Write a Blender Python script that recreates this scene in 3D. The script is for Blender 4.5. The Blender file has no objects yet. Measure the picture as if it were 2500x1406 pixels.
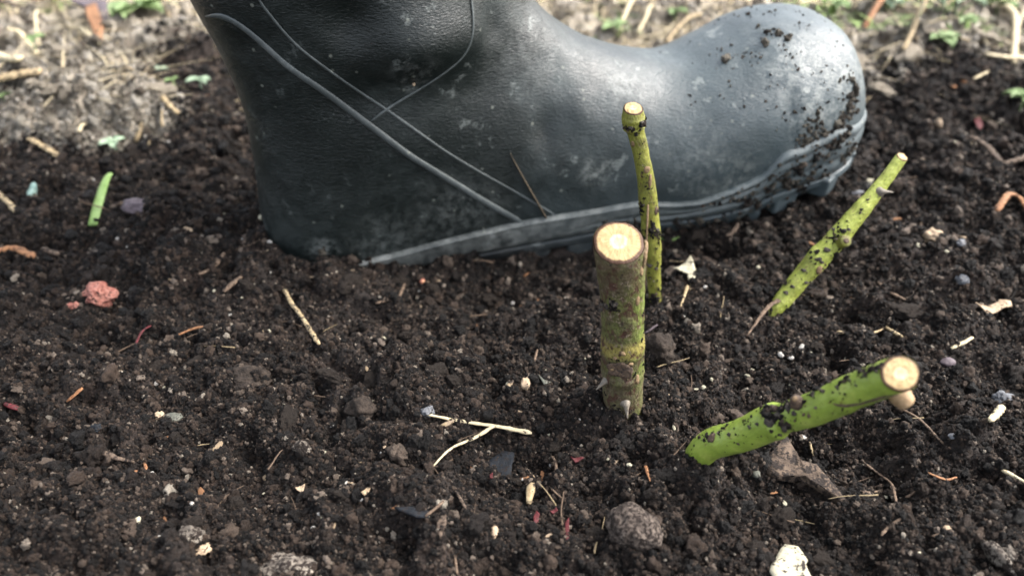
import bpy, math, random
import numpy as np
from mathutils import Vector, Matrix
from mathutils.bvhtree import BVHTree

S = bpy.context.scene
COL = S.collection
R = math.radians

# ------------------------------------------------------------------ camera, sky, sun, exposure
CAM_H, PITCH, FPX = 0.24, R(35), 2165.0
cd = bpy.data.cameras.new('camera')
cam = bpy.data.objects.new('camera', cd)
COL.objects.link(cam)
cam.location = (0, 0, CAM_H)
cam.rotation_euler = (R(90) - PITCH, 0, 0)
cd.sensor_width = 36.0
cd.lens = FPX / 2500 * 36.0
cd.clip_start = 0.01
cd.clip_end = 200
cd.dof.use_dof = True
cd.dof.focus_distance = 0.33
cd.dof.aperture_fstop = 7.8
S.camera = cam

SUN_DIR = Vector((0.64, 0.14, 0.78)).normalized()
w = bpy.data.worlds.new('World')
S.world = w
w.use_nodes = True
nt = w.node_tree
sky = nt.nodes.new('ShaderNodeTexSky')
sky.sky_type = 'NISHITA'
sky.sun_disc = False
sky.sun_elevation = math.asin(SUN_DIR.z)
sky.sun_rotation = math.atan2(SUN_DIR.x, SUN_DIR.y)
sky.air_density = 1.0
sky.dust_density = 5.0
sky.ozone_density = 0.5
cloud = nt.nodes.new('ShaderNodeHueSaturation')          # thin cloud: the sky light is nearly white
cloud.inputs['Saturation'].default_value = 0.4
nt.links.new(sky.outputs[0], cloud.inputs['Color'])
nt.links.new(cloud.outputs[0], nt.nodes['Background'].inputs[0])
nt.nodes['Background'].inputs[1].default_value = 0.15

ld = bpy.data.lights.new('sun', 'SUN')
ld.energy = 0.8
ld.angle = R(30)
ld.color = (1.0, 0.95, 0.88)
sun = bpy.data.objects.new('sun', ld)
COL.objects.link(sun)
sun.rotation_euler = SUN_DIR.to_track_quat('Z', 'Y').to_euler()
S.view_settings.view_transform = 'Standard'
S.view_settings.look = 'None'
S.view_settings.gamma = 1
S.view_settings.exposure = 2.2
S.cycles.max_bounces = 6

# ------------------------------------------------------------------ numpy noise
rng = np.random.RandomState(7)
random.seed(11)
T2 = rng.rand(8, 256, 256)
T3 = rng.rand(2, 64, 64, 64)


def vn2(x, y, k=0):
    xi = np.floor(x).astype(np.int64); yi = np.floor(y).astype(np.int64)
    fx = x - xi; fy = y - yi
    fx = fx * fx * (3 - 2 * fx); fy = fy * fy * (3 - 2 * fy)
    T = T2[k % 8]
    a = T[xi & 255, yi & 255]; b = T[(xi + 1) & 255, yi & 255]
    c = T[xi & 255, (yi + 1) & 255]; d = T[(xi + 1) & 255, (yi + 1) & 255]
    return (a + (b - a) * fx) * (1 - fy) + (c + (d - c) * fx) * fy - 0.5


def fbm2(x, y, octs, k=0, gain=0.5):
    s = 0; a = 1.0
    for i in range(octs):
        s = s + a * vn2(x * 2.03 ** i + 17.3 * i, y * 2.03 ** i + 9.1 * i, k + i)
        a *= gain
    return s


def vn3(p, k=0):
    i = np.floor(p).astype(np.int64); f = p - i
    f = f * f * (3 - 2 * f)
    T = T3[k % 2]
    r = 0
    for dx in (0, 1):
        for dy in (0, 1):
            for dz in (0, 1):
                wgt = (f[..., 0] if dx else 1 - f[..., 0]) * (f[..., 1] if dy else 1 - f[..., 1]) * (f[..., 2] if dz else 1 - f[..., 2])
                r = r + wgt * T[(i[..., 0] + dx) & 63, (i[..., 1] + dy) & 63, (i[..., 2] + dz) & 63]
    return r - 0.5


def fbm3(p, octs, k=0, gain=0.5):
    s = 0; a = 1.0
    for i in range(octs):
        s = s + a * vn3(p * 2.03 ** i + 11.7 * i, k + i)
        a *= gain
    return s


def domes(x, y, cell, k=0, jit=0.9):
    """crumb-like rounded lumps: highest dome of the jittered cells around each point (0..1)"""
    u = x / cell; v = y / cell
    ui = np.floor(u).astype(np.int64); vi = np.floor(v).astype(np.int64)
    best = np.zeros_like(u)
    A = T2[k % 8]; B = T2[(k + 3) % 8]; Cc = T2[(k + 5) % 8]
    for dx in (-1, 0, 1):
        for dy in (-1, 0, 1):
            a = (ui + dx) & 255; b = (vi + dy) & 255
            cx = ui + dx + 0.5 + (A[a, b] - 0.5) * jit
            cy = vi + dy + 0.5 + (B[a, b] - 0.5) * jit
            rr = 0.35 + 0.55 * Cc[a, b]
            d2 = ((u - cx) ** 2 + (v - cy) ** 2) / rr ** 2
            h = np.sqrt(np.clip(1 - d2, 0, 1)) * rr
            best = np.maximum(best, h)
    return best


def sst(a, b, x):
    t = np.clip((x - a) / (b - a), 0, 1)
    return t * t * (3 - 2 * t)


# ------------------------------------------------------------------ ground height
CT, ST = math.cos(PITCH), math.sin(PITCH)


def rayd(px, py):
    v = 703.0 - py
    return Vector((px - 1250.0, FPX * CT + v * ST, -FPX * ST + v * CT))


def g0(px, py):
    d = rayd(px, py)
    t = CAM_H / -d.z
    return d.x * t, d.y * t


# broad relief: (pixel x, pixel y, radius x, radius y, height) anchored to the spots of the photograph, in metres
BUMPS = [
    (1000, 730, .050, .010, .003), (700, 620, .030, .030, .003), (900, 620, .050, .026, -.010), (1420, 620, .060, .026, -.011), (1150, 680, .050, .022, -.015),
    (560, 560, .045, .035, .007), (1650, 590, .05, .02, -.004),
    (1050, 800, .060, .022, -.007), (700, 800, .04, .02, -.002), (480, 960, .05, .02, .003), (600, 900, .012, .009, .004),
    (1150, 905, .05, .02, .002), (1300, 1130, .045, .022, .004),
    (1640, 1010, .020, .018, .005), (1880, 545, .030, .010, .006), (2010, 490, .020, .012, .006), (1700, 600, .035, .012, -.005), (1730, 1150, .012, .008, .004), (1490, 1035, .012, .008, .003), (1893, 752, .010, .007, .004), (1830, 1180, .030, .020, .004),
    (1960, 1050, .022, .016, -.009), (2080, 1080, .016, .010, -.008), (2190, 1130, .03, .018, .005),
    (1560, 1180, .010, .012, -.006), (1480, 1210, .012, .010, -.003), (1760, 780, .03, .02, .003),
    (2000, 700, .05, .03, -.004), (2330, 760, .06, .05, .006), (2350, 520, .07, .05, .006),
    (1420, 920, .014, .006, -.006), (800, 1080, .05, .04, .003), (300, 1250, .05, .04, .002),
    (1120, 1270, .020, .02, .003), (2280, 1290, .014, .012, -.004), (2400, 1200, .03, .03, .003),
    (2030, 870, .03, .012, -.003), (250, 330, .07, .05, .010), (60, 300, .07, .05, .012), (480, 290, .05, .03, .006),
    (420, 150, .06, .08, .010), (2300, 200, .08, .06, .010), (2150, 60, .07, .07, .012),
]


def clay_mask(x, y):
    n = fbm2(x * 9, y * 9, 3, 2)
    lim = 0.448 + 0.045 * sst(-.25, -.17, x) + 0.09 * sst(.05, .25, x)
    m = sst(lim, lim + .05, y + n * .09)
    # a tongue of dark loose compost lies on the clay left of the heel
    tong = np.exp(-(((x + .20 + .30 * (y - .56)) / .040) ** 2 + ((y - .585) / .075) ** 2) ** 1.5)
    m = m * (1 - np.clip(tong * 1.6 + n * .6 * (tong > .15), 0, 1))
    return np.clip(m, 0, 1)


def hbase(x, y):
    h = np.zeros_like(x)
    for px, py, rx, ry, a in BUMPS:
        cx, cy = g0(px, py)
        h = h + a * np.exp(-(((x - cx) / rx) ** 2 + ((y - cy) / ry) ** 2))
    h = h + .013 * np.exp(-(((x - .056) / .017) ** 2 + ((y - .219) / .014) ** 2))      # soil heaped round the foot of the low stem
    wx = x + .01 * vn2(x * 30, y * 30, 5); wy = y + .01 * vn2(x * 30 + 7, y * 30, 6)
    near = 1 - sst(1.5, 4, np.hypot(x, y))
    h = h + near * (fbm2(wx * 22, wy * 22, 3, 1) * .009)
    c = clay_mask(x, y)
    h = h + c * near * (domes(wx, wy, .038, 2) * .018 + domes(wx + .4, wy, .017, 4) * .007 - .006)
    h = h + .6 * sst(4, 25, np.hypot(x, y)) * vn2(x * .12, y * .12, 3)
    return h


def hfull(x, y):
    h = hbase(x, y)
    near = 1 - sst(1.2, 2.2, np.hypot(x, y))
    wx = x + .0012 * vn2(x * 300, y * 300, 5); wy = y + .0012 * vn2(x * 300 + 7, y * 300, 6)
    amp = .55 + .9 * sst(-.15, .25, fbm2(x * 18, y * 18, 2, 4))
    h = h + near * (.006 * np.abs(fbm2(wx * 48 + 3, wy * 48, 3, 6)) * 2 - .003 + .005 * sst(.02, .12, fbm2(wx * 26, wy * 26 + 5, 3, 2)))
    h = h + near * amp * (domes(wx, wy, .0085, 1) * .0032 + domes(wx, wy, .0038, 3) * .0024 + domes(wx, wy, .0019, 5) * .0014
                          + fbm2(x * 160, y * 160, 3, 0) * .0014)
    # small pits between the crumbs
    pit = sst(.20, .42, fbm2(x * 60, y * 60, 2, 7))
    return h - near * pit * .0045


def axis(lo, hi, step, far, g=1.09, mid=None):
    a = list(np.arange(lo, hi, step))
    s = step; p = a[-1]
    while p < far:
        s *= g if p > 1.0 or mid is None else 1.012
        p += s
        a.append(p)
    s = step; p = a[0]
    b = []
    while p > -far:
        s *= g
        p -= s
        b.append(p)
    return np.array(b[::-1] + a)


gx_half = list(np.arange(0, .24, .00075))
s_, p_ = .00075, gx_half[-1]
while p_ < 40:
    s_ *= 1.008 if p_ < .62 else 1.12
    p_ += s_
    gx_half.append(p_)
GX = np.array([-v for v in gx_half[:0:-1]] + gx_half)
GY = axis(.15, .46, .00065, 40, 1.12, mid=1)
XX, YY = np.meshgrid(GX, GY)
HH = hfull(XX, YY)


def height(x, y):
    """bilinear sample of the built ground"""
    i = int(np.clip(np.searchsorted(GX, x) - 1, 0, len(GX) - 2)); j = int(np.clip(np.searchsorted(GY, y) - 1, 0, len(GY) - 2))
    u = (x - GX[i]) / (GX[i + 1] - GX[i]); v = (y - GY[j]) / (GY[j + 1] - GY[j])
    return float((HH[j, i] * (1 - u) + HH[j, i + 1] * u) * (1 - v) + (HH[j + 1, i] * (1 - u) + HH[j + 1, i + 1] * u) * v)


def heights(x, y):
    i = np.clip(np.searchsorted(GX, x) - 1, 0, len(GX) - 2); j = np.clip(np.searchsorted(GY, y) - 1, 0, len(GY) - 2)
    u = (x - GX[i]) / (GX[i + 1] - GX[i]); v = (y - GY[j]) / (GY[j + 1] - GY[j])
    return (HH[j, i] * (1 - u) + HH[j, i + 1] * u) * (1 - v) + (HH[j + 1, i] * (1 - u) + HH[j + 1, i + 1] * u) * v


def G(px, py, lift=0.0):
    """the spot of the ground seen at a pixel of the photograph"""
    d = rayd(px, py)
    t0 = (CAM_H - .035) / -d.z; t1 = (CAM_H + .03) / -d.z
    for k in range(160):
        t = t0 + (t1 - t0) * k / 159
        p = Vector((d.x * t, d.y * t, CAM_H + d.z * t))
        if p.z <= height(p.x, p.y):
            break
    p.z += lift
    return p


def dist(p):
    return (p - Vector((0, 0, CAM_H))).length


def px2m(px, p):
    return px / FPX * (Vector((0, CT, -ST)).dot(p - Vector((0, 0, CAM_H))))


# ------------------------------------------------------------------ materials
def mat(name, rough=.7, spec=.5):
    m = bpy.data.materials.new(name)
    m.use_nodes = True
    b = m.node_tree.nodes['Principled BSDF']
    b.inputs['Roughness'].default_value = rough
    b.inputs['Specular IOR Level'].default_value = spec
    return m, m.node_tree, b


def N(t, kind, **kw):
    n = t.nodes.new(kind)
    for k, v in kw.items():
        if k.startswith('i_'):
            key = k[2:]
            n.inputs[int(key) if key.isdigit() else key.replace('_', ' ')].default_value = v
        else:
            setattr(n, k, v)
    return n


def ramp(t, src, stops, interp='LINEAR'):
    r = t.nodes.new('ShaderNodeValToRGB')
    r.color_ramp.interpolation = interp
    e = r.color_ramp.elements
    while len(e) > 1:
        e.remove(e[-1])
    for k, (p, c) in enumerate(stops):
        q = e[0] if k == 0 else e.new(p)
        q.position = p
        q.color = (c, c, c, 1) if isinstance(c, (int, float)) else (*c, 1)
    t.links.new(src, r.inputs[0])
    return r


def noise(t, vec, scale, detail=4, rough=.55, dist_=0):
    n = N(t, 'ShaderNodeTexNoise', i_Scale=scale, i_Detail=detail, i_Roughness=rough, i_Distortion=dist_)
    if vec is not None:
        t.links.new(vec, n.inputs['Vector'])
    return n


def mix(t, fac, a, b, blend='MIX'):
    m = t.nodes.new('ShaderNodeMix')
    m.data_type = 'RGBA'
    m.blend_type = blend
    for src, sock in ((fac, m.inputs[0]), (a, m.inputs[6]), (b, m.inputs[7])):
        if isinstance(src, bpy.types.NodeSocket):
            t.links.new(src, sock)
        elif isinstance(src, (int, float)):
            sock.default_value = src
        else:
            sock.default_value = (*src, 1)
    return m.outputs[2]


def math_(t, op, a, b=None):
    m = N(t, 'ShaderNodeMath', operation=op)
    for k, s in enumerate((a, b)):
        if s is None:
            continue
        if isinstance(s, bpy.types.NodeSocket):
            t.links.new(s, m.inputs[k])
        else:
            m.inputs[k].default_value = s
    return m.outputs[0]


def bump(t, b, h, strength, dist_):
    n = N(t, 'ShaderNodeBump', i_Strength=strength, i_Distance=dist_)
    t.links.new(h, n.inputs['Height'])
    t.links.new(n.outputs[0], b.inputs['Normal'])
    return n


def obj_vec(t):
    return N(t, 'ShaderNodeTexCoord').outputs['Object']


def make_soil():
    m, t, b = mat('soil', .7, .28)
    v = obj_vec(t)
    n1 = noise(t, v, 900, 4, .7)
    n2 = noise(t, v, 38, 4, .6)
    n3 = noise(t, v, 2600, 2, .6)
    base = ramp(t, n1.outputs[0], [(.28, (.0028, .0018, .0013)), (.48, (.0095, .0062, .0046)), (.60, (.019, .0130, .0097)), (.74, (.048, .035, .027))])
    patch = ramp(t, n2.outputs[0], [(.35, (.75, .72, .72)), (.52, (1.0, .95, .93)), (.68, (1.6, 1.4, 1.25))])
    c = mix(t, 1.0, base.outputs[0], patch.outputs[0], 'MULTIPLY')
    # pale mineral grains
    vo = N(t, 'ShaderNodeTexVoronoi', i_Scale=420.0, i_Randomness=1.0)
    t.links.new(v, vo.inputs['Vector'])
    rc = N(t, 'ShaderNodeSeparateColor'); t.links.new(vo.outputs['Color'], rc.inputs[0])
    pick = math_(t, 'MULTIPLY', ramp(t, rc.outputs[0], [(.93, 0), (.94, 1)]).outputs[0], ramp(t, vo.outputs['Distance'], [(.12, 1), (.3, 0)]).outputs[0])
    c = mix(t, pick, c, (.30, .26, .21))
    # pale dry clay
    at = N(t, 'ShaderNodeAttribute', attribute_name='clay')
    n4 = noise(t, v, 55, 6, .65)
    n5 = noise(t, v, 400, 4, .7)
    clay = ramp(t, n4.outputs[0], [(.30, (.11, .085, .062)), (.45, (.24, .205, .16)), (.60, (.39, .35, .285)), (.75, (.50, .465, .40))])
    clay2 = mix(t, 1.0, clay.outputs[0], ramp(t, n5.outputs[0], [(.3, .55), (.7, 1.25)]).outputs[0], 'MULTIPLY')
    c = mix(t, at.outputs['Fac'], c, clay2)
    t.links.new(c, b.inputs['Base Color'])
    ro = ramp(t, n3.outputs[0], [(.35, .38), (.6, .8)])
    t.links.new(ro.outputs[0], b.inputs['Roughness'])
    hh = math_(t, 'ADD', n1.outputs[0], math_(t, 'MULTIPLY', n3.outputs[0], .5))
    bump(t, b, hh, .9, .0012)
    return m


def make_crumb(name, stops, rough=(.4, .85), spec=.5):
    m, t, b = mat(name, .6, spec)
    inf = N(t, 'ShaderNodeObjectInfo')
    v = obj_vec(t)
    n = noise(t, v, 3.0, 4, .7)
    c = ramp(t, inf.outputs['Random'], stops)
    c2 = mix(t, 1.0, c.outputs[0], ramp(t, n.outputs[0], [(.3, .55), (.7, 1.45)]).outputs[0], 'MULTIPLY')
    t.links.new(c2, b.inputs['Base Color'])
    t.links.new(ramp(t, n.outputs[0], [(.35, rough[0]), (.65, rough[1])]).outputs[0], b.inputs['Roughness'])
    n2 = noise(t, v, 9.0, 3, .7)
    bump(t, b, n2.outputs[0], .8, .15)
    return m


def simple(name, c1, c2, scale=300, rough=.7, bump_s=.5, bump_d=.0006, spots=None, stretch=None, spec=.5):
    """a mottled natural surface between two colours, optionally with specks of a third"""
    m, t, b = mat(name, rough, spec)
    v = obj_vec(t)
    if stretch:
        mp = N(t, 'ShaderNodeMapping')
        mp.inputs['Scale'].default_value = stretch
        uv = N(t, 'ShaderNodeTexCoord')
        t.links.new(uv.outputs['UV'], mp.inputs['Vector'])
        v = mp.outputs[0]
    n = noise(t, v, scale, 5, .65)
    c = ramp(t, n.outputs[0], [(.32, c1), (.66, c2)]).outputs[0]
    if spots:
        n2 = noise(t, obj_vec(t), spots[1], 4, .7)
        c = mix(t, ramp(t, n2.outputs[0], [(spots[2], 0), (spots[2] + .05, 1)]).outputs[0], c, spots[0])
    t.links.new(c, b.inputs['Base Color'])
    bump(t, b, n.outputs[0], bump_s, bump_d)
    return m


M = {}
M['soil'] = make_soil()
M['crumb'] = make_crumb('soil_crumb', [(0, (.0020, .0013, .0010)), (.30, (.0056, .0036, .0027)), (.56, (.0160, .0100, .0070)), (.76, (.040, .0262, .0185)), (.88, (.080, .054, .039)), (.95, (.14, .106, .082)), (.985, (.25, .20, .16)), (1, (.42, .37, .30))], (.5, .9), .28)
M['crumb_clay'] = make_crumb('clay_crumb', [(0, (.10, .078, .058)), (.25, (.21, .18, .14)), (.6, (.35, .315, .255)), (.85, (.46, .42, .355)), (1, (.54, .50, .44))], (.6, .9), .3)

SOILSPOT = (.014, .010, .008)


# ------------------------------------------------------------------ object helpers
def tag(o, label=None, cat=None, group=None, kind=None):
    if label: o['label'] = label
    if cat: o['category'] = cat
    if group: o['group'] = group
    if kind: o['kind'] = kind
    return o


def link(name, me, m=None, parent=None, loc=None):
    o = bpy.data.objects.new(name, me)
    COL.objects.link(o)
    if m is not None and me is not None:
        me.materials.append(m)
    if parent is not None:
        o.parent = parent
        o.location = (0, 0, 0)
    if loc is not None:
        o.location = loc
    return o


def empty(name, loc):
    o = bpy.data.objects.new(name, None)
    o.empty_display_size = .01
    COL.objects.link(o)
    o.location = loc
    return o


def mesh_from(name, verts, faces, uvs=None, smooth=True):
    me = bpy.data.meshes.new(name)
    me.from_pydata([tuple(v) for v in verts], [], faces)
    if uvs is not None:
        ul = me.uv_layers.new(name='uv')
        li = np.empty(len(me.loops), dtype=np.int32)
        me.loops.foreach_get('vertex_index', li)
        ul.data.foreach_set('uv', np.asarray(uvs, dtype=np.float32)[li].ravel())
    if smooth:
        me.polygons.foreach_set('use_smooth', [True] * len(me.polygons))
    me.update()
    return me


def grid_mesh(name, P, wrap=False):
    """P: rows x cols x 3 array to a quad mesh, optionally closed along the columns"""
    r, c = P.shape[:2]
    me = bpy.data.meshes.new(name)
    cc = c if wrap else c - 1
    j, i = np.meshgrid(np.arange(r - 1), np.arange(cc), indexing='ij')
    i2 = (i + 1) % c
    q = np.stack([j * c + i, j * c + i2, (j + 1) * c + i2, (j + 1) * c + i], -1).reshape(-1, 4)
    nq = len(q)
    me.vertices.add(r * c)
    me.vertices.foreach_set('co', P.reshape(-1).astype(np.float32))
    me.loops.add(nq * 4)
    me.loops.foreach_set('vertex_index', q.reshape(-1).astype(np.int32))
    me.polygons.add(nq)
    me.polygons.foreach_set('loop_start', np.arange(0, nq * 4, 4, dtype=np.int32))
    me.polygons.foreach_set('use_smooth', np.ones(nq, dtype=bool))
    me.update(calc_edges=True)
    return me


# ------------------------------------------------------------------ the ground sheet
Pg = np.stack([XX, YY, HH], -1)
gm = grid_mesh('ground', Pg)
a = gm.attributes.new('clay', 'FLOAT', 'POINT')
CL = clay_mask(XX, YY)
a.data.foreach_set('value', CL.ravel().astype(np.float32))
ground = link('ground', gm, M['soil'])
tag(ground, kind='structure')

# ------------------------------------------------------------------ rubber boot
YAW = R(11)
BU = np.array([math.cos(YAW), math.sin(YAW), 0.0]); BN = np.array([-math.sin(YAW), math.cos(YAW), 0.0])
BP0 = np.array([-.128, .395, 0.0])
# section rings from the toe tip to the shaft top: under/back point, top/front point (metres along the boot, up), half width
RINGS = [
    ((.3130, .0300), (.3135, .0380), .006), ((.3110, .0185), (.3130, .0520), .021), ((.3060, .0125), (.3110, .0660), .032),
    ((.2960, .0085), (.3050, .0790), .041), ((.2820, .0050), (.2960, .0915), .0475), ((.2620, .0020), (.2790, .0980), .0515),
    ((.2380, -.0020), (.2570, .0960), .0525), ((.2140, -.0050), (.2360, .0860), .0515), ((.1860, -.0080), (.2130, .0782), .0485),
    ((.1560, -.0120), (.1890, .0830), .0445), ((.1200, -.0170), (.1710, .0900), .041), ((.0800, -.0220), (.1560, .0990), .039),
    ((.0350, -.0260), (.1460, .1070), .0385), ((.0060, -.0180), (.1390, .1140), .039), ((.0000, .0120), (.1350, .1210), .0405),
    ((.0005, .0440), (.1320, .1300), .043), ((-.0005, .0730), (.1290, .1410), .046), ((-.0065, .0990), (.1270, .1550), .049),
    ((-.0140, .1240), (.1260, .1740), .052), ((-.0200, .1680), (.1270, .2050), .055), ((-.0220, .2400), (.1300, .2600), .058),
    ((-.0210, .3600), (.1340, .3600), .062)]
RB = np.array([r[0] for r in RINGS]); RT = np.array([r[1] for r in RINGS]); RW = np.array([r[2] for r in RINGS])


def catmull(A, t):
    n = len(A)
    i = np.clip(np.floor(t).astype(int), 0, n - 2)
    f = (t - i)
    p0 = A[np.clip(i - 1, 0, n - 1)]; p1 = A[i]; p2 = A[i + 1]; p3 = A[np.clip(i + 2, 0, n - 1)]
    if A.ndim > 1:
        f = f[..., None]
    return .5 * (2 * p1 + (p2 - p0) * f + (2 * p0 - 5 * p1 + 4 * p2 - p3) * f ** 2 + (3 * p1 - p0 - 3 * p2 + p3) * f ** 3)


def boot_raw(t, ph):
    B = catmull(RB, t); T = catmull(RT, t); W = catmull(RW, t)
    fr = (1 - np.cos(ph)) / 2
    sn = np.sin(ph)
    foot = 1 - sst(12.5, 16, t)
    low = np.clip(np.cos(ph), 0, 1) ** .5
    pw = .94 - .42 * low * foot - .10 * foot
    lat = -W * np.sign(sn) * np.abs(sn) ** pw
    c = B + (T - B) * fr[..., None]
    return BP0 + BU * c[..., :1] + np.array([0, 0, 1.]) * c[..., 1:] + BN * lat[..., None]


NT, NP = 420, 300
tt = np.concatenate([np.linspace(0, 1, 26)[:-1] ** 1.0, np.linspace(1, 21, NT)])
pp = np.linspace(0, 2 * math.pi, NP, endpoint=False)
TT, PP = np.meshgrid(tt, pp, indexing='ij')
BR = boot_raw(TT, PP)


def normals(P, wrap=True):
    dt = np.gradient(P, axis=0)
    if wrap:
        dp = (np.roll(P, -1, 1) - np.roll(P, 1, 1))
    else:
        dp = np.gradient(P, axis=1)
    n = np.cross(dt, dp)
    return n / (np.linalg.norm(n, axis=-1, keepdims=True) + 1e-12)


BNrm = normals(BR)
ctr = BR.mean(axis=1, keepdims=True)
if ((BR - ctr) * BNrm).sum(-1).mean() < 0:
    BNrm = -BNrm


def project(P):
    q = P - np.array([0, 0, CAM_H])
    dpt = q[..., 1] * CT - q[..., 2] * ST
    return 1250 + FPX * q[..., 0] / dpt, 703 - FPX * (q[..., 1] * ST + q[..., 2] * CT) / dpt, dpt


PX, PY, _ = project(BR)
near_side = (((BR - np.array([0, 0, CAM_H])) * BNrm).sum(-1) < 0)


def boot_spot(px, py):
    d = (PX - px) ** 2 + (PY - py) ** 2 + np.where(near_side, 0, 1e9)
    return BR.reshape(-1, 3)[np.argmin(d)]


disp = np.zeros(BR.shape[:2])
# folds of the soft rubber round the ankle and over the instep: (pixel, radius, stretch along the boot, amount)
for px, py, r, sx, amt in [(1030, 105, .017, 1.6, .0085), (960, 225, .012, 2.0, -.0030), (860, 60, .013, .8, -.0045), (1190, 60, .010, .6, -.002),
                           (1080, 320, .022, 1.4, .0022), (740, 300, .03, 1.0, -.0015), (1330, 330, .009, .6, -.0018), (1420, 260, .012, .7, .0018),
                           (1500, 420, .012, .8, -.0015), (1750, 330, .02, 1, .0012), (1960, 220, .008, .6, .0009), (1925, 260, .007, .5, -.0006),
                           (1280, 120, .013, .9, .0012), (1400, 90, .01, 1, -.0012)]:
    c = boot_spot(px, py)
    q = BR - c
    a1 = q @ BU; a2 = q[..., 2]; a3 = q @ BN
    disp += amt * np.exp(-((a1 / (r * sx)) ** 2 + (a2 / r) ** 2 + (a3 / (r * 1.6)) ** 2))
disp += fbm3(BR * 28, 2, 0) * .0022 + fbm3(BR * 110, 2, 1) * .0004
edge0 = sst(0, 1.2, TT)
BP = BR + BNrm * (disp * edge0)[..., None]


MUDDY = [(tuple(float(k_) for k_ in (boot_spot(px, py) - BP0)), rr, am) for px, py, rr, am in [
    (1965, 190, .026, .9), (2000, 300, .022, .8), (1720, 390, .026, .35), (1530, 210, .016, .5), (1010, 165, .016, .3), (790, 612, .010, .8), (1130, 520, .030, .3),
    (2085, 190, .024, .8), (1450, 425, .010, .7), (1300, 120, .03, .25), (940, 600, .025, .3), (1800, 440, .02, .5), (1880, 100, .03, .3)]]


def rubber(name, base, pale, dust_amt, grain=True, rough=.42, lo=.42):
    m, t, b = mat(name, rough, .5)
    v = obj_vec(t)
    n1 = noise(t, v, 22, 6, .62)
    n2 = noise(t, v, 150, 5, .7)
    dust = math_(t, 'MULTIPLY', ramp(t, n1.outputs[0], [(lo, .05), (lo + .30, 1)]).outputs[0], ramp(t, n2.outputs[0], [(.35, .1), (.72, 1)]).outputs[0])
    c = mix(t, math_(t, 'MULTIPLY', dust, dust_amt), base, pale)
    # bluish sky sheen painted into the toe colour, together with thin dust
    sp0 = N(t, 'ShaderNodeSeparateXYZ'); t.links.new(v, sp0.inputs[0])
    sky_sheen = ramp(t, math_(t, 'ADD', sp0.outputs['X'], math_(t, 'MULTIPLY', math_(t, 'SUBTRACT', n1.outputs[0], .5), .16)), [(.13, 0), (.26, 1)])
    c = mix(t, math_(t, 'MULTIPLY', sky_sheen.outputs[0], .66), c, (.060, .082, .092))
    # dried splashes, more of them towards the toe
    sep = N(t, 'ShaderNodeSeparateXYZ'); t.links.new(v, sep.inputs[0])
    toe = math_(t, 'MULTIPLY', math_(t, 'SUBTRACT', sep.outputs['X'], -.02), 5.5)
    mr = N(t, 'ShaderNodeClamp'); t.links.new(toe, mr.inputs[0])
    n3 = noise(t, v, 75, 5, .72)
    spl = ramp(t, n3.outputs[0], [(.61, 0), (.68, 1)])
    c = mix(t, math_(t, 'MULTIPLY', math_(t, 'MULTIPLY', spl.outputs[0], math_(t, 'ADD', mr.outputs[0], .15)), .42), c, (.20, .22, .21))
    vo = N(t, 'ShaderNodeTexVoronoi', i_Scale=210.0); t.links.new(v, vo.inputs['Vector'])
    rc = N(t, 'ShaderNodeSeparateColor'); t.links.new(vo.outputs['Color'], rc.inputs[0])
    dots = math_(t, 'MULTIPLY', ramp(t, vo.outputs['Distance'], [(.10, 1), (.22, 0)]).outputs[0], ramp(t, rc.outputs[0], [(.88, 0), (.9, 1)]).outputs[0])
    c = mix(t, math_(t, 'MULTIPLY', dots, .6), c, (.16, .17, .145))
    n6 = noise(t, v, 210, 6, .75)
    for q, rr, am in MUDDY:
        dv = N(t, 'ShaderNodeVectorMath', operation='DISTANCE'); t.links.new(v, dv.inputs[0]); dv.inputs[1].default_value = q
        f = ramp(t, math_(t, 'DIVIDE', dv.outputs['Value'], rr), [(.15, 1), (1, 0)])
        f2 = math_(t, 'MULTIPLY', f.outputs[0], ramp(t, n6.outputs[0], [(.44, 0), (.62, 1)]).outputs[0])
        c = mix(t, math_(t, 'MULTIPLY', f2, am), c, (.20, .215, .205))
    t.links.new(c, b.inputs['Base Color'])
    t.links.new(ramp(t, dust, [(0, rough), (.5, rough + .25)]).outputs[0], b.inputs['Roughness'])
    if grain:
        mp = N(t, 'ShaderNodeMapping'); mp.inputs['Scale'].default_value = (.55, .8, 1.35)
        t.links.new(v, mp.inputs['Vector'])
        g = noise(t, mp.outputs[0], 900, 3, .6, .6)
        bump(t, b, g.outputs[0], .55, .0008)
    else:
        bump(t, b, n2.outputs[0], .35, .0009)
    return m


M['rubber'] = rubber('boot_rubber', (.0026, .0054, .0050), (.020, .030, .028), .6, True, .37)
M['rubber_trim'] = rubber('boot_trim_rubber', (.014, .018, .018), (.17, .178, .168), 1.0, False, .42, .27)
M['rubber_sole'] = rubber('boot_sole_rubber', (.007, .009, .010), (.07, .072, .068), .9, False, .45)
M['lining'] = simple('boot_lining', (.05, .05, .05), (.09, .09, .085), 400, .9)

boot = empty('rubber_boot', tuple(BP0))
tag(boot, 'dark grey-green rubber wellington boot with raised seams, heel sunk in soil', 'boot')
bo = Vector(BP0)
bm_ = grid_mesh('boot_upper', (BP - BP0)[:, ::-1], wrap=True)
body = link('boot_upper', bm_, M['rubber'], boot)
# inside wall of the shaft
inner_t = np.linspace(17.5, 21, 40)
It, Ip = np.meshgrid(inner_t, pp, indexing='ij')
IR = boot_raw(It, Ip)
ic = IR.mean(axis=1, keepdims=True)
IR2 = ic + (IR - ic) * .93
IR2[-1] = IR[-1]
link('boot_lining', grid_mesh('boot_lining', IR2 - BP0, wrap=True), M['lining'], boot)

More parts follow.
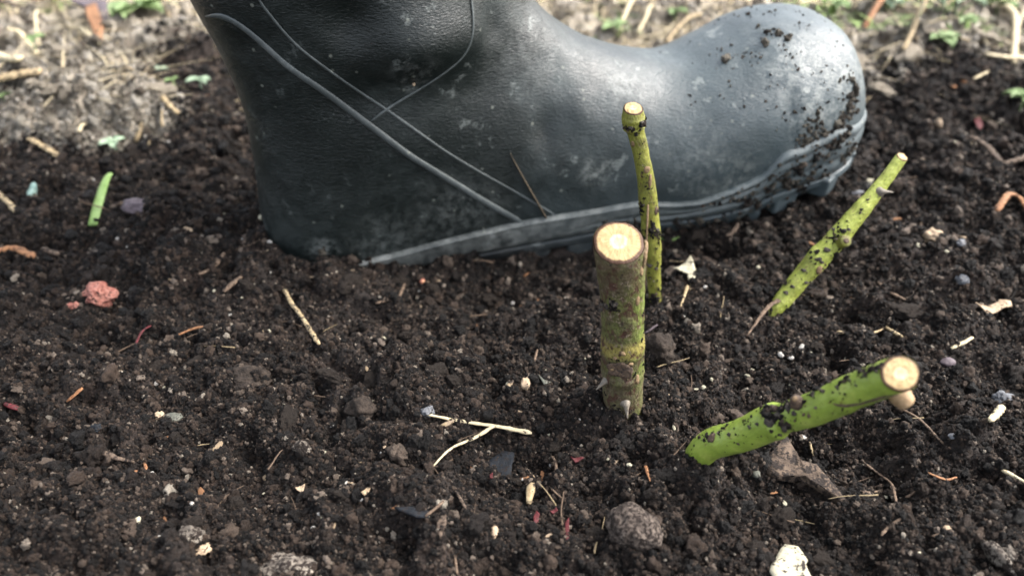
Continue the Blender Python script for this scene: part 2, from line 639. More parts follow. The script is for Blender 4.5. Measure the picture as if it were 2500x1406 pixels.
sub = BP[::3, ::3]
r_, c_n = sub.shape[:2]
vl = [tuple(v) for v in sub.reshape(-1, 3)]
fl = [(j * c_n + i, j * c_n + (i + 1) % c_n, (j + 1) * c_n + (i + 1) % c_n, (j + 1) * c_n + i) for j in range(r_ - 1) for i in range(c_n)]
bvh = BVHTree.FromPolygons(vl, fl)
CAMV = Vector((0, 0, CAM_H))


def on_boot(px, py):
    d = rayd(px, py).normalized()
    h = bvh.ray_cast(CAMV, d)
    if h[0] is None:
        return None, None
    n = h[1]
    if n.dot(d) > 0:
        n = -n
    return h[0], n


def resample(pts, step):
    out = [Vector(pts[0])]
    for a_, b_ in zip(pts[:-1], pts[1:]):
        a_, b_ = Vector(a_), Vector(b_)
        k = max(1, int((b_ - a_).length / step))
        for i in range(1, k + 1):
            out.append(a_.lerp(b_, i / k))
    return out


def smooth_path(pts, it=2):
    for _ in range(it):
        pts = [pts[0]] + [(pts[i - 1] + pts[i] * 2 + pts[i + 1]) / 4 for i in range(1, len(pts) - 1)] + [pts[-1]]
    return pts


def sweep(path, radii, seg=8, flat=1.0, up=None, caps=True, rough=0.0, seed=0):
    """tube along a path: returns verts, faces, uvs"""
    n = len(path)
    rnd = random.Random(seed)
    verts, faces, uvs = [], [], []
    L = 0
    side_prev = None
    for i, p in enumerate(path):
        t = (path[min(i + 1, n - 1)] - path[max(i - 1, 0)])
        t = t.normalized() if t.length > 0 else Vector((1, 0, 0))
        upv = Vector(up[i]) if up is not None and not isinstance(up, Vector) else (up if up is not None else Vector((0, 0, 1)))
        if abs(t.dot(upv)) > .97:
            upv = Vector((0, 1, 0.1))
        s = t.cross(upv).normalized()
        if side_prev is not None and s.dot(side_prev) < 0 and up is None:
            s = -s
        side_prev = s
        u = s.cross(t).normalized()
        if i:
            L += (p - path[i - 1]).length
        r = radii[i] if isinstance(radii, (list, tuple, np.ndarray)) else radii
        for k in range(seg):
            an = 2 * math.pi * k / seg
            rr = r * (1 + rough * (rnd.random() - .5))
            verts.append(p + s * math.cos(an) * rr + u * math.sin(an) * rr * flat)
            uvs.append((k / seg, L * 100))
    for i in range(n - 1):
        for k in range(seg):
            a_ = i * seg + k; b_ = i * seg + (k + 1) % seg
            faces.append((a_, b_, b_ + seg, a_ + seg))
    if caps:
        faces.append(tuple(range(seg))[::-1])
        faces.append(tuple(range((n - 1) * seg, n * seg)))
    return verts, faces, uvs


def tube_obj(name, path, radii, m, parent=None, origin=None, **kw):
    v, f, uv = sweep(path, radii, **kw)
    o0 = origin if origin is not None else path[0]
    return link(name, mesh_from(name, [q - o0 for q in v], f, uv), m, parent, None if parent else o0)


def boot_line(name, pix, rad, lift=.3):
    pts, nr = [], []
    for a_ in resample([(x, y, 0) for x, y in pix], 12):
        p, n = on_boot(a_.x, a_.y)
        if p is not None:
            pts.append(p + n * (.0005 + rad * .05)); nr.append(n)
    pts = smooth_path(pts, 8)
    v, f, uv = sweep(pts, [rad * min(1, .25 + i / 4, .25 + (len(pts) - 1 - i) / 4) for i in range(len(pts))], 8, .42, up=nr)
    return link(name, mesh_from(name, [q - bo for q in v], f, uv), M['rubber_seam'], boot)


M['rubber_seam'] = rubber('boot_seam_rubber', (.040, .048, .048), (.13, .145, .145), .9, False, .42)
boot_line('seam', [(505, 40), (520, 31), (545, 34), (580, 55), (620, 85), (700, 160), (800, 228), (895, 300), (1000, 380), (1100, 440), (1180, 490), (1292, 552)], .0016)
boot_line('seam', [(620, -30), (628, 0), (665, 40), (690, 75), (740, 125), (850, 205), (945, 268), (1090, 372), (1180, 425), (1280, 480), (1372, 534)], .00062)
boot_line('seam', [(1146, -30), (1150, 0), (1156, 60), (1150, 110), (1135, 140), (1060, 195), (945, 265), (900, 300)], .00062)


# rim at the shaft top
rim = [Vector(q) for q in boot_raw(np.full(81, 21.0), np.linspace(0, 2 * math.pi, 81))]
tube_obj('rim', rim, .003, M['rubber_trim'], boot, bo, caps=False)


def contour(n_side=150, n_fan=60, s0=.004, s1=.250):
    """stations along the foot edge: near side, round the toe, far side back to the heel"""
    st = [(s, -90.0) for s in np.linspace(s0, s1, n_side)]
    st += [(s1, a_) for a_ in np.linspace(-90, 90, n_fan + 2)[1:-1]]
    st += [(s, 90.0) for s in np.linspace(s1, s0, n_side // 2)]
    return st


def side_hit(s, ang, z):
    d = BU * math.cos(R(ang)) + BN * math.sin(R(ang))
    zb = np.interp(s, [0, .05, .1, .2, .26, .33], [-.018, -.018, -.013, .000, .008, .030])
    if abs(ang) < 89:
        zb = .008 + (.030 - .008) * math.cos(R(ang))
    zz = max(z, zb)
    c = BP0 + BU * s + np.array([0, 0, zz])
    h = bvh.ray_cast(Vector(c + d * .2), Vector(-d))
    if h[0] is None:
        return None
    p = np.array(h[0]); p[2] = z
    return p, d


def zup(s, ang):
    if abs(ang) < 89.5:
        k = math.cos(R(ang))
        return .0455 + .012 * min(1, k * 1.6) - .004 * k + .0015 * math.sin(ang * .19)
    s_l = [-.02, .02, .044, .0705, .101, .132, .163, .186, .203, .216, .2286, .243, .2528, .263]
    z_l = [-.012, -.008, -.0035, .0016, .0086, .0149, .0192, .0232, .0212, .0220, .0265, .0325, .0392, .0455]
    return float(np.interp(s, s_l, z_l))


def zlow(s, ang):
    base = float(np.interp(s, [0, .05, .1, .14, .186, .215, .243, .263], [-.024, -.018, -.007, -.001, .0075, .0085, .0125, .018]))
    if abs(ang) < 89.5:
        base = .018 + .010 * math.cos(R(ang))
    return base


def zbot(s, ang):
    base = float(np.interp(s, [0, .05, .111, .139, .164, .208, .2415, .258, .265], [-.030, -.026, -.017, -.011, -.007, -.005, -.001, .0045, .006]))
    if abs(ang) < 89.5:
        base = .006 + .016 * math.cos(R(ang))
    return base


def band(name, lo, hi, prof, m, rows=22, wob=None):
    rws = []
    for s, ang in contour():
        z0, z1 = lo(s, ang), hi(s, ang)
        row = []
        for k in range(rows):
            v = k / (rows - 1)
            h = side_hit(s, ang, z0 + (z1 - z0) * v)
            if h is None:
                row = None
                break
            o = prof(v, s, ang) * (1 - .55 * max(0, math.cos(R(ang))))
            row.append(h[0] + h[1] * o)
        if row:
            rws.append(row)
    P = np.array(rws) - BP0
    for _ in range(3):
        P[1:-1] = (P[:-2] + 2 * P[1:-1] + P[2:]) / 4
    return link(name, grid_mesh(name, P), m, boot)


def rand_prof(v, s, ang):
    e = (1 - abs(2 * v - 1) ** 5)
    groove = .0016 * math.exp(-((v - .42 - .06 * math.sin(s * 120)) / .07) ** 2) * float(np.interp(s, [.15, .19], [0, 1]))
    groove += .0013 * math.exp(-((v - .70 + .05 * math.sin(s * 90 + 1)) / .05) ** 2) * float(np.interp(s, [.19, .22], [0, 1]))
    top = .0009 * math.exp(-((v - .90) / .06) ** 2)
    return -.0012 + .0042 * e ** .6 - groove + top


def sole_prof(v, s, ang):
    e = (1 - abs(2 * v - 1) ** 6)
    return -.001 + .0040 * e ** .5 + .0012 * (1 - v)


band('rand', zlow, zup, rand_prof, M['rubber_trim'], 26)
band('outsole', lambda s, a_: zbot(s, a_) + .004, lambda s, a_: zlow(s, a_) + .0005, sole_prof, M['rubber_sole'], 14)


def box_pts(c, ax, hx, hy, hz, taper=.85):
    X, Y, Z = ax
    out = []
    for sz in (-1, 1):
        k = taper if sz < 0 else 1
        for sx, sy in ((-1, -1), (1, -1), (1, 1), (-1, 1)):
            out.append(Vector(c) + Vector(X) * hx * sx * k + Vector(Y) * hy * sy * k + Vector(Z) * hz * sz)
    return out


BOXF = [(0, 3, 2, 1), (4, 5, 6, 7), (0, 1, 5, 4), (1, 2, 6, 5), (2, 3, 7, 6), (3, 0, 4, 7)]
lug_st = [(s, -90) for s in (.115, .137, .159, .181, .203, .225, .247)] + [(.262, a_) for a_ in (-75, -48, -20, 10, 40, 70)] + [(s, 90) for s in (.235, .200, .165, .130)]
lug_st = [(min(s_, .254), a_) for s_, a_ in lug_st]
for s, ang in lug_st:
    h = side_hit(s, ang, zbot(s, ang) + .006)
    if h is None:
        continue
    p, d = h
    tx = np.array([-d[1], d[0], 0])
    p = p - d * .007
    p[2] = zbot(s, ang) + .002
    v = box_pts(p, (tx, d, (0, 0, 1)), .0075, .010, .0055)
    me = mesh_from('tread_lug', [q - bo for q in v], BOXF, smooth=False)
    o = link('tread_lug', me, M['rubber_sole'], boot)
    bv = o.modifiers.new('bevel', 'BEVEL'); bv.width = .0012; bv.segments = 2

# ------------------------------------------------------------------ rose stems
def streaky(name, cols, streak, speck, rough=.5, bands=None, right=None, fib=1.0):
    """bark along a stem: UV x runs round, UV y along (centimetres)"""
    m, t, b = mat(name, rough, .45)
    uv = N(t, 'ShaderNodeTexCoord').outputs['UV']
    ob = obj_vec(t)
    mp = N(t, 'ShaderNodeMapping'); mp.inputs['Scale'].default_value = (9, 1.1, 1); t.links.new(uv, mp.inputs['Vector'])
    n1 = noise(t, ob, 130, 4, .6)
    n2 = noise(t, mp.outputs[0], 1.6, 6, .7, .4)
    base = ramp(t, n1.outputs[0], cols)
    c = base.outputs[0]
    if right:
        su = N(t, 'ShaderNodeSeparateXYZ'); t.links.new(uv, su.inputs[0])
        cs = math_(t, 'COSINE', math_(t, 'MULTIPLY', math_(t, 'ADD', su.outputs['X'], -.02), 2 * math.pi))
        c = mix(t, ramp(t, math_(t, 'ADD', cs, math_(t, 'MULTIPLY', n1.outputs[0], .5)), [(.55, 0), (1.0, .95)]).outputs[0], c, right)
    if bands is not None:
        at = N(t, 'ShaderNodeSeparateXYZ'); t.links.new(uv, at.inputs[0])
        for pos, wid, col, amt in bands:
            d = math_(t, 'ABSOLUTE', math_(t, 'SUBTRACT', math_(t, 'ADD', at.outputs['Y'], math_(t, 'MULTIPLY', n2.outputs[0], .5)), pos + .25))
            f = math_(t, 'MULTIPLY', ramp(t, math_(t, 'DIVIDE', d, wid), [(.3, 1), (1, 0)]).outputs[0], amt)
            c = mix(t, f, c, col)
    if streak:
        c = mix(t, ramp(t, n2.outputs[0], [(streak[1], 0), (streak[1] + .10, 1)]).outputs[0], c, streak[0])
    n3 = noise(t, ob, 620, 3, .7)
    n4 = noise(t, ob, 170, 3, .6)
    sp = math_(t, 'MULTIPLY', ramp(t, n3.outputs[0], [(.56, 0), (.60, 1)]).outputs[0], ramp(t, n4.outputs[0], [(speck[1], 0), (speck[1] + .08, 1)]).outputs[0])
    c = mix(t, sp, c, speck[0])
    mp2 = N(t, 'ShaderNodeMapping'); mp2.inputs['Scale'].default_value = (60, 5, 1); t.links.new(uv, mp2.inputs['Vector'])
    n5 = noise(t, mp2.outputs[0], 1.0, 3, .6)
    c = mix(t, 1.0, c, ramp(t, n5.outputs[0], [(.3, 1 - .32 * fib), (.7, 1 + .28 * fib)]).outputs[0], 'MULTIPLY')
    t.links.new(c, b.inputs['Base Color'])
    h = math_(t, 'ADD', math_(t, 'ADD', n2.outputs[0], math_(t, 'MULTIPLY', n3.outputs[0], .6)), math_(t, 'MULTIPLY', n5.outputs[0], .5))
    bump(t, b, h, .8 * fib, .0011)
    b.inputs['Subsurface Weight'].default_value = 0.0
    return m


M['bark_old'] = streaky('old_rose_bark', [(.30, (.040, .030, .016)), (.45, (.058, .052, .018)), (.58, (.078, .085, .020)), (.72, (.085, .062, .034))],
                        ((.042, .016, .009), .50), ((.15, .115, .078), .50), .6,
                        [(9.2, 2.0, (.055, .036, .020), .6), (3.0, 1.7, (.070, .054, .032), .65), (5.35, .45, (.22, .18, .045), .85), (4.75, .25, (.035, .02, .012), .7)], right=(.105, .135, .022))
M['bark_green'] = streaky('green_rose_bark', [(.3, (.12, .170, .026)), (.55, (.185, .250, .038)), (.75, (.26, .30, .065))],
                          ((.085, .045, .020), .60), ((.03, .022, .014), .66), .36, fib=.35)
M['bark_mid'] = streaky('thin_rose_bark', [(.3, (.085, .080, .018)), (.5, (.16, .165, .024)), (.75, (.23, .23, .04))],
                        ((.075, .035, .018), .56), (SOILSPOT, .58), .5)
M['bark_pale'] = streaky('leaning_rose_bark', [(.3, (.15, .165, .026)), (.5, (.25, .29, .042)), (.75, (.34, .36, .085))],
                         ((.11, .050, .025), .585), ((.03, .022, .014), .64), .5)


def make_wood():
    m, t, b = mat('cut_wood', .65, .3)
    ob = obj_vec(t)
    sep = N(t, 'ShaderNodeSeparateXYZ'); t.links.new(ob, sep.inputs[0])
    at = N(t, 'ShaderNodeAttribute', attribute_name='rad')
    ang = math_(t, 'ARCTAN2', sep.outputs['Y'], sep.outputs['X'])
    n = noise(t, ob, 500, 4, .65)
    rays = N(t, 'ShaderNodeTexNoise', i_Scale=1.0, i_Detail=2.0)
    cb = N(t, 'ShaderNodeCombineXYZ'); t.links.new(math_(t, 'MULTIPLY', ang, 16.0), cb.inputs[0]); t.links.new(math_(t, 'MULTIPLY', at.outputs['Fac'], 1.5), cb.inputs[1])
    t.links.new(cb.outputs[0], rays.inputs['Vector'])
    c = ramp(t, n.outputs[0], [(.3, (.22, .15, .066)), (.7, (.33, .24, .118))]).outputs[0]
    c = mix(t, .35, c, ramp(t, rays.outputs[0], [(.30, (.13, .080, .035)), (.42, (.28, .19, .08)), (.65, (.46, .35, .19))]).outputs[0])
    rr = math_(t, 'ADD', at.outputs['Fac'], math_(t, 'MULTIPLY', math_(t, 'SUBTRACT', n.outputs[0], .5), .16))
    ring = ramp(t, rr, [(.0, .75), (.18, .55), (.24, 1.0), (.34, .9), (.38, 0), (1, 0)])
    c = mix(t, ring.outputs[0], c, (.44, .37, .23))
    pith = ramp(t, rr, [(.10, 1), (.2, 0)])
    c = mix(t, math_(t, 'MULTIPLY', pith.outputs[0], .5), c, (.55, .42, .20))
    edge = ramp(t, rr, [(.84, 0), (.88, .6), (.91, 1), (1, 1)])
    c = mix(t, edge.outputs[0], c, (.055, .026, .014))
    n5 = noise(t, ob, 800, 2, .6)
    c = mix(t, ramp(t, n5.outputs[0], [(.70, 0), (.74, .8)]).outputs[0], c, (.12, .08, .04))
    t.links.new(c, b.inputs['Base Color'])
    bump(t, b, math_(t, 'ADD', n.outputs[0], rays.outputs[0]), .5, .0006)
    return m


M['cut_wood'] = make_wood()
M['thorn'] = simple('thorn', (.075, .066, .055), (.17, .14, .105), 700, .6)
M['scar'] = simple('scar', (.075, .045, .022), (.19, .125, .060), 900, .8, .8, .0006)
M['node'] = simple('node', (.022, .012, .009), (.10, .062, .036), 900, .8, 1, .001, (SOILSPOT, 700, .58))
M['dirt'] = simple('stuck_dirt', (.010, .007, .006), (.06, .048, .036), 1500, .8, 1, .001)


def plane_pt(px, py, y):
    d = rayd(px, py)
    t = y / d.y
    return Vector((d.x * t, y, CAM_H + d.z * t))


def spline(pts, n):
    """points (Vector) and radii through a Catmull-Rom curve"""
    A = np.array([list(p) + [r] for p, r in pts])
    t = np.linspace(0, len(A) - 1.0001, n)
    B = catmull(A, t)
    return [Vector(b[:3]) for b in B], [float(b[3]) for b in B]


def stem(name, label, pts, m, seg=56, n=150, cut=None, bumps=(), lump=.05, cat='rose stem', seed=0):
    """pts: (point, radius); cut: normal of the pruned end; bumps: (station 0..1, angle or None, length, amount)"""
    root_p = pts[0][0]
    o = empty(name, root_p)
    tag(o, label, cat)
    path, rad = spline(pts, n)
    up = Vector((0.05, -1, .1)).normalized()
    v, f, uv = sweep(path, rad, seg, up=up, caps=False)
    P = np.array([list(q) for q in v]).reshape(n, seg, 3)
    C0 = np.array([list(q) for q in path])[:, None, :]
    D = P - C0
    L = np.linalg.norm(D, axis=-1, keepdims=True); D = D / L
    nz = fbm3(P * 170 + seed, 3, 0) * lump * 2 + fbm3(P * 900 + seed, 2, 1) * lump * .5
    k = np.ones((n, seg)) + nz
    st = np.linspace(0, 1, n)[:, None]; an = np.linspace(0, 2 * math.pi, seg, endpoint=False)[None, :]
    for s_, a_, ln, am in bumps:
        g = np.exp(-((st - s_) / ln) ** 2)
        if a_ is not None:
            da = np.angle(np.exp(1j * (an - a_)))
            g = g * np.exp(-(da / .5) ** 2)
        k = k + am * g
    P2 = C0 + D * L * k[..., None]
    axis_ = (path[-1] - path[-4]).normalized()
    nc = (cut or axis_).normalized()
    # slide the last rings on to the slanted cut
    E = np.array(path[-1]); nn = np.array(nc); ax = np.array(axis_)
    last = P2[-1]
    last = last - ax * (((last - E) @ nn) / (ax @ nn))[:, None]
    shift = last - P2[-1]
    for i in range(n):
        dd = (path[-1] - path[i]).length
        wgt = max(0, 1 - dd / (rad[-1] * 2.6)) ** 1.3
        P2[i] += shift * wgt
    uvs = np.array(uv)
    me = grid_mesh('bark', P2 - np.array(root_p), wrap=True)
    ul = me.uv_layers.new(name='uv')
    li = np.empty(len(me.loops), dtype=np.int32); me.loops.foreach_get('vertex_index', li)
    ul.data.foreach_set('uv', uvs.astype(np.float32)[li].ravel())
    link('bark', me, m, o)
    # the pruned face: rings of vertices from the bark edge to the pith, slightly domed and rough
    rimv = P2[-1]
    cen = rimv.mean(0)
    q = nc.to_track_quat('Z', 'Y').to_matrix()
    q = np.array(q)
    vs, rd = [], []
    NR = 16
    for i in range(NR):
        fr = 1 - i / NR
        for kk in range(seg):
            p = cen + (rimv[kk] - cen) * fr * .97
            z = .00035 * math.sin(fr * 3) + float(vn2(p[0:1] * 1500, p[2:3] * 1500, 1)[0]) * .00035 + (.0002 if fr < .95 else -.0002)
            p = p + nn * z
            vs.append(q.T @ (p - cen)); rd.append(fr)
    vs.append(np.array([0, 0, .0002])); rd.append(0)
    fs = [(i * seg + a, i * seg + (a + 1) % seg, (i + 1) * seg + (a + 1) % seg, (i + 1) * seg + a) for i in range(NR - 1) for a in range(seg)]
    fs += [((NR - 1) * seg + a, (NR - 1) * seg + (a + 1) % seg, NR * seg) for a in range(seg)]
    mc = mesh_from('cut_face', vs, fs)
    at = mc.attributes.new('rad', 'FLOAT', 'POINT')
    at.data.foreach_set('value', rd)
    co = link('cut_face', mc, M['cut_wood'], o)
    co.location = Vector(cen) - root_p
    co.rotation_euler = Matrix(q.tolist()).to_euler()
    bvh_ = BVHTree.FromPolygons([tuple(x) for x in P2.reshape(-1, 3)], [(j * seg + i, j * seg + (i + 1) % seg, (j + 1) * seg + (i + 1) % seg, (j + 1) * seg + i) for j in range(n - 1) for i in range(seg)])
    return o, root_p, bvh_, path, rad


def on_stem(bv, px, py):
    d = rayd(px, py).normalized()
    h = bv.ray_cast(CAMV, d)
    if h[0] is None:
        h = bv.find_nearest(CAMV + d * .32)
        return h[0], h[1]
    n = h[1] if h[1].dot(d) < 0 else -h[1]
    return h[0], n


def blob(name, c, nrm, a1, a2, th, m, parent, origin, dirv=Vector((0, 0, 1)), sub=2, rough=.25, seed=0, cup=0.0):
    """a flattish patch, scar or lump sitting on a surface"""
    rnd = np.random.RandomState(seed)
    bm = bmesh_ico(sub)
    t1 = (dirv - nrm * dirv.dot(nrm)).normalized()
    t2 = nrm.cross(t1)
    out = []
    for v in bm[0]:
        nzv = 1 + rough * float(fbm3(np.array([list(v)]) * 1.7 + seed * 3.3, 2)[0])
        z = v.z
        if cup and z > 0:
            z = z * (1 - cup * (1 - min(1, (v.x ** 2 + v.y ** 2))))
        out.append(c + t2 * v.x * a1 * nzv + t1 * v.y * a2 * nzv + nrm * z * th * nzv - origin)
    return link(name, mesh_from(name, out, bm[1]), m, parent)


import bmesh
_ico = {}


def bmesh_ico(sub):
    if sub not in _ico:
        bm = bmesh.new()
        bmesh.ops.create_icosphere(bm, subdivisions=sub, radius=1)
        bm.verts.index_update()
        _ico[sub] = ([v.co.copy() for v in bm.verts], [tuple(v.index for v in f.verts) for f in bm.faces])
        bm.free()
    return _ico[sub]


def thorn(parent, origin, p, n, tip, r):
    path = [p - n * r * .5, p + n * r * .35, p.lerp(tip, .35) + n * r * .25, p.lerp(tip, .7) + n * r * .1, tip]
    path, rad = spline([(path[0], r * 1.5), (path[1], r), (path[2], r * .55), (path[3], r * .33), (path[4], r * .12)], 16)
    v, f, uv = sweep(path, rad, 10, rough=.15)
    return link('thorn', mesh_from('thorn', [q - origin for q in v], f, uv), M['thorn'], parent)


# the thick upright stem
f1 = G(1521, 1020)
y1 = f1.y + .0085
k1 = lambda px, w_, py, dy=0: (plane_pt(px, py, y1 + dy), px2m(w_ / 2, plane_pt(px, py, y1 + dy)))
pts1 = [(plane_pt(1524, 1090, y1), px2m(50, f1)), k1(1522, 96, 1005), k1(1520, 100, 930), k1(1520, 106, 880), k1(1520, 104, 800), k1(1519, 108, 720), k1(1516, 118, 650), k1(1511, 124, 592)]
view1 = (CAMV - pts1[-1][0]).normalized()
cut1 = Vector((-.06, -.36, .93)).normalized()
s1, o1, b1, path1, rad1 = stem('rose_stem', 'thick olive brown rose stem standing upright with round cream cut face', pts1, M['bark_old'], cut=cut1,
                               bumps=[(.36, None, .03, .05), (.36, 1.6, .03, .08), (.95, None, .05, .03)], lump=.035)
for px, py, w_, h_ in [(1557, 735, 15, 30), (1556, 925, 14, 30), (1566, 662, 14, 30)]:
    p, n = on_stem(b1, px, py)
    blob('bark_scar', p, n, px2m(w_ / 2, p), px2m(h_ / 2, p), .0004, M['scar'], s1, o1, seed=px)
p, n = on_stem(b1, 1515, 902)
blob('bud_node', p, n, px2m(32, p), px2m(21, p), .0013, M['node'], s1, o1, rough=.9, seed=4, sub=3, cup=.9)
for px, py, w_ in [(1492, 900, 9), (1532, 912, 8), (1520, 862, 7), (1502, 874, 6), (1540, 888, 6)]:
    p, n = on_stem(b1, px, py)
    blob('bark_scar', p, n, px2m(w_, p), px2m(w_ * .8, p), .0008, M['scar'], s1, o1, rough=.8, seed=py)
p, n = on_stem(b1, 1478, 930)
thorn(s1, o1, p, n, plane_pt(1455, 952, p.y - .002), px2m(8, p))
p, n = on_stem(b1, 1528, 985)
thorn(s1, o1, p, n, plane_pt(1532, 1022, p.y - .0035), px2m(10, p))
for k_, (px, py, w_) in enumerate([(1476, 745, 18), (1500, 742, 12), (1470, 755, 9)]):
    p, n = on_stem(b1, px, py)
    blob('stuck_dirt', p, n, px2m(w_ * .62, p), px2m(w_ * .45, p), .0012, M['dirt'], s1, o1, rough=1.2, seed=k_ + 20, sub=3)
# curled lip of bark on the right edge of the cut
pL = [on_stem(b1, *q)[0] for q in [(1569, 560), (1572, 590), (1573, 622), (1568, 655)]]
tube_ = spline([(q + Vector((.0003, 0, 0)), r) for q, r in zip(pL, (.0003, .0006, .0007, .0003))], 18)
v, f, uv = sweep(tube_[0], tube_[1], 8, rough=.3)
link('bark_lip', mesh_from('bark_lip', [q - o1 for q in v], f, uv), M['scar'], s1)

# the thin upright stem with a swollen tip
f2 = G(1600, 748)
y2 = f2.y + .003
k2 = lambda px, w_, py, dy=0: (plane_pt(px, py, y2 + dy), px2m(w_ / 2, plane_pt(px, py, y2 + dy)))
pts2 = [k2(1604, 30, 805), k2(1602, 30, 775), k2(1600, 30, 735), k2(1595, 36, 660), k2(1590, 44, 580), k2(1585, 46, 510), k2(1577, 42, 440), k2(1564, 40, 370), k2(1553, 42, 325),
        k2(1549, 52, 308), k2(1547, 56, 292), k2(1546, 48, 266)]
s2, o2, b2, path2, rad2 = stem('rose_stem', 'thin yellow-green upright rose stem with swollen pale knob at its tip, before the boot', pts2, M['bark_mid'],
                               cut=Vector((0, -.30, 1)), lump=.06, bumps=[(.33, None, .02, .08), (.80, None, .015, .12), (.93, None, .02, .06)], seed=5)
for px, py, w_, h_, mm in [(1579, 415, 9, 10, 'scar'), (1587, 442, 5, 20, 'scar'), (1545, 352, 6, 9, 'scar'), (1602, 515, 6, 12, 'node')]:
    p, n = on_stem(b2, px, py)
    blob('bark_scar', p, n, px2m(w_, p), px2m(h_, p), .0005, M[mm], s2, o2, seed=px)
for k_, (px, py, w_) in enumerate([(1592, 560, 14), (1604, 562, 9), (1566, 300, 8), (1540, 312, 9), (1524, 312, 6), (1585, 648, 12), (1601, 655, 8), (1600, 742, 12), (1572, 500, 6)]):
    p, n = on_stem(b2, px, py)
    blob('stuck_dirt', p, n, px2m(w_ * .62, p), px2m(w_ * .45, p), .0009, M['dirt'], s2, o2, rough=1.2, seed=k_ + 40, sub=2)
p, n = on_stem(b2, 1530, 264)
blob('dead_bud', p + Vector((0, 0, .0012)), Vector((0, 0, 1)), .0012, .0012, .0028, M['scar'], s2, o2, rough=.5, seed=9)
p, n = on_stem(b2, 1582, 722)
tube_obj('side_twig', [p, plane_pt(1574, 715, p.y - .001)], [.0005, .0003], M['scar'], s2, o2, seg=6)

# the leaning green stem further right
f3 = G(1908, 745)
tip3 = plane_pt(2200, 384, f3.y + .030)
m3 = lambda fr, px, py, w_: (lambda q: (q, px2m(w_ / 2, q)))(plane_pt(px, py, f3.y + .030 * fr))
pts3 = [(f3 + Vector((-.010, -.004, -.016)), .0045), m3(-.05, 1888, 765, 40), m3(.05, 1915, 728, 44), m3(.25, 1985, 645, 50), m3(.42, 2048, 577, 52), m3(.6, 2105, 510, 42), m3(.8, 2155, 448, 33), m3(1, 2202, 384, 30)]
s3, o3, b3, path3, rad3 = stem('rose_stem', 'pale green rose stem leaning right with a cut side knob halfway up', pts3, M['bark_pale'],
                               cut=Vector((.35, -.15, 1)), lump=.07, bumps=[(.45, None, .05, .10), (.72, None, .02, .08)], seed=8)
# side knob with its own cut
kb = [m3(.38, 2030, 598, 30), m3(.37, 2046, 588, 30), m3(.35, 2056, 578, 28)]
kbp = [(q + Vector((0, -.0025 * i, .0005 * i)), r) for i, (q, r) in enumerate(kb)]
pa, ra = spline(kbp, 20)
v, f, uv = sweep(pa, ra, 24, up=Vector((0, -1, .1)), rough=.08)
kn = link('side_knob', mesh_from('side_knob', [q - o3 for q in v], f, uv), M['bark_mid'], s3)
nk = (pa[-1] - pa[-3]).normalized()
blob('knob_cut', pa[-1] + nk * .0002, nk, ra[-1] * .6, ra[-1] * .5, .0004, M['node'], kn, o3, rough=.5, seed=2)
for k_, (px, py, w_) in enumerate([(2020, 610, 14), (2005, 640, 9), (1962, 660, 11), (1968, 690, 8), (2035, 560, 9), (2072, 560, 9), (2100, 520, 7), (2065, 600, 12), (2118, 488, 7), (2165, 472, 7), (1935, 700, 9), (1920, 715, 11), (1992, 615, 8)]):
    p, n = on_stem(b3, px, py)
    blob('stuck_dirt', p, n, px2m(w_ * .62, p), px2m(w_ * .45, p), .0008, M['dirt'], s3, o3, rough=1.2, seed=k_ + 60)
p, n = on_stem(b3, 2150, 468)
thorn(s3, o3, p, n, plane_pt(2182, 470, p.y - .002), px2m(9, p))
p, n = on_stem(b3, 2000, 660)
blob('bark_scar', p, n, px2m(9, p), px2m(12, p), .0005, M['scar'], s3, o3, seed=3)

# the slanting green stem with a pale round cut, in front on the right
f4 = G(1712, 1100)
y4 = f4.y
tipy4 = y4 - .030
m4 = lambda fr, px, py, w_: (lambda q: (q, px2m(w_ / 2, q)))(plane_pt(px, py, y4 + (tipy4 - y4) * fr))
A4, B4 = m4(.03, 1722, 1094, 74), m4(.22, 1810, 1062, 80)
pts4 = [(A4[0] + (A4[0] - B4[0]).normalized() * .007 + Vector((0, .002, -.018)), A4[1] * .8), A4, m4(.22, 1812, 1062, 80), m4(.36, 1885, 1030, 90), m4(.45, 1925, 1018, 78), m4(.62, 2010, 988, 84), m4(.8, 2100, 948, 88), m4(1, 2198, 912, 92)]
vt = (CAMV - pts4[-1][0]).normalized()
cut4 = (vt * .72 + (pts4[-1][0] - pts4[-2][0]).normalized() * .75).normalized()
s4, o4, b4, path4, rad4 = stem('rose_stem', 'thick bright green rose stem slanting low to the right with pale round cut end', pts4, M['bark_green'], cut=cut4,
                               lump=.035, bumps=[(.46, None, .025, .05), (.53, None, .02, -.05)], seed=12)
for px, py, w_, h_, mm in [(1737, 1070, 9, 13, 'node'), (1880, 1028, 13, 15, 'dirt'), (1975, 1015, 4, 6, 'node'), (1915, 1045, 9, 15, 'dirt'), (1962, 1012, 3, 5, 'node')]:
    p, n = on_stem(b4, px, py)
    blob('bark_scar', p, n, px2m(w_, p), px2m(h_, p), .0008, M[mm], s4, o4, seed=px, rough=.7)
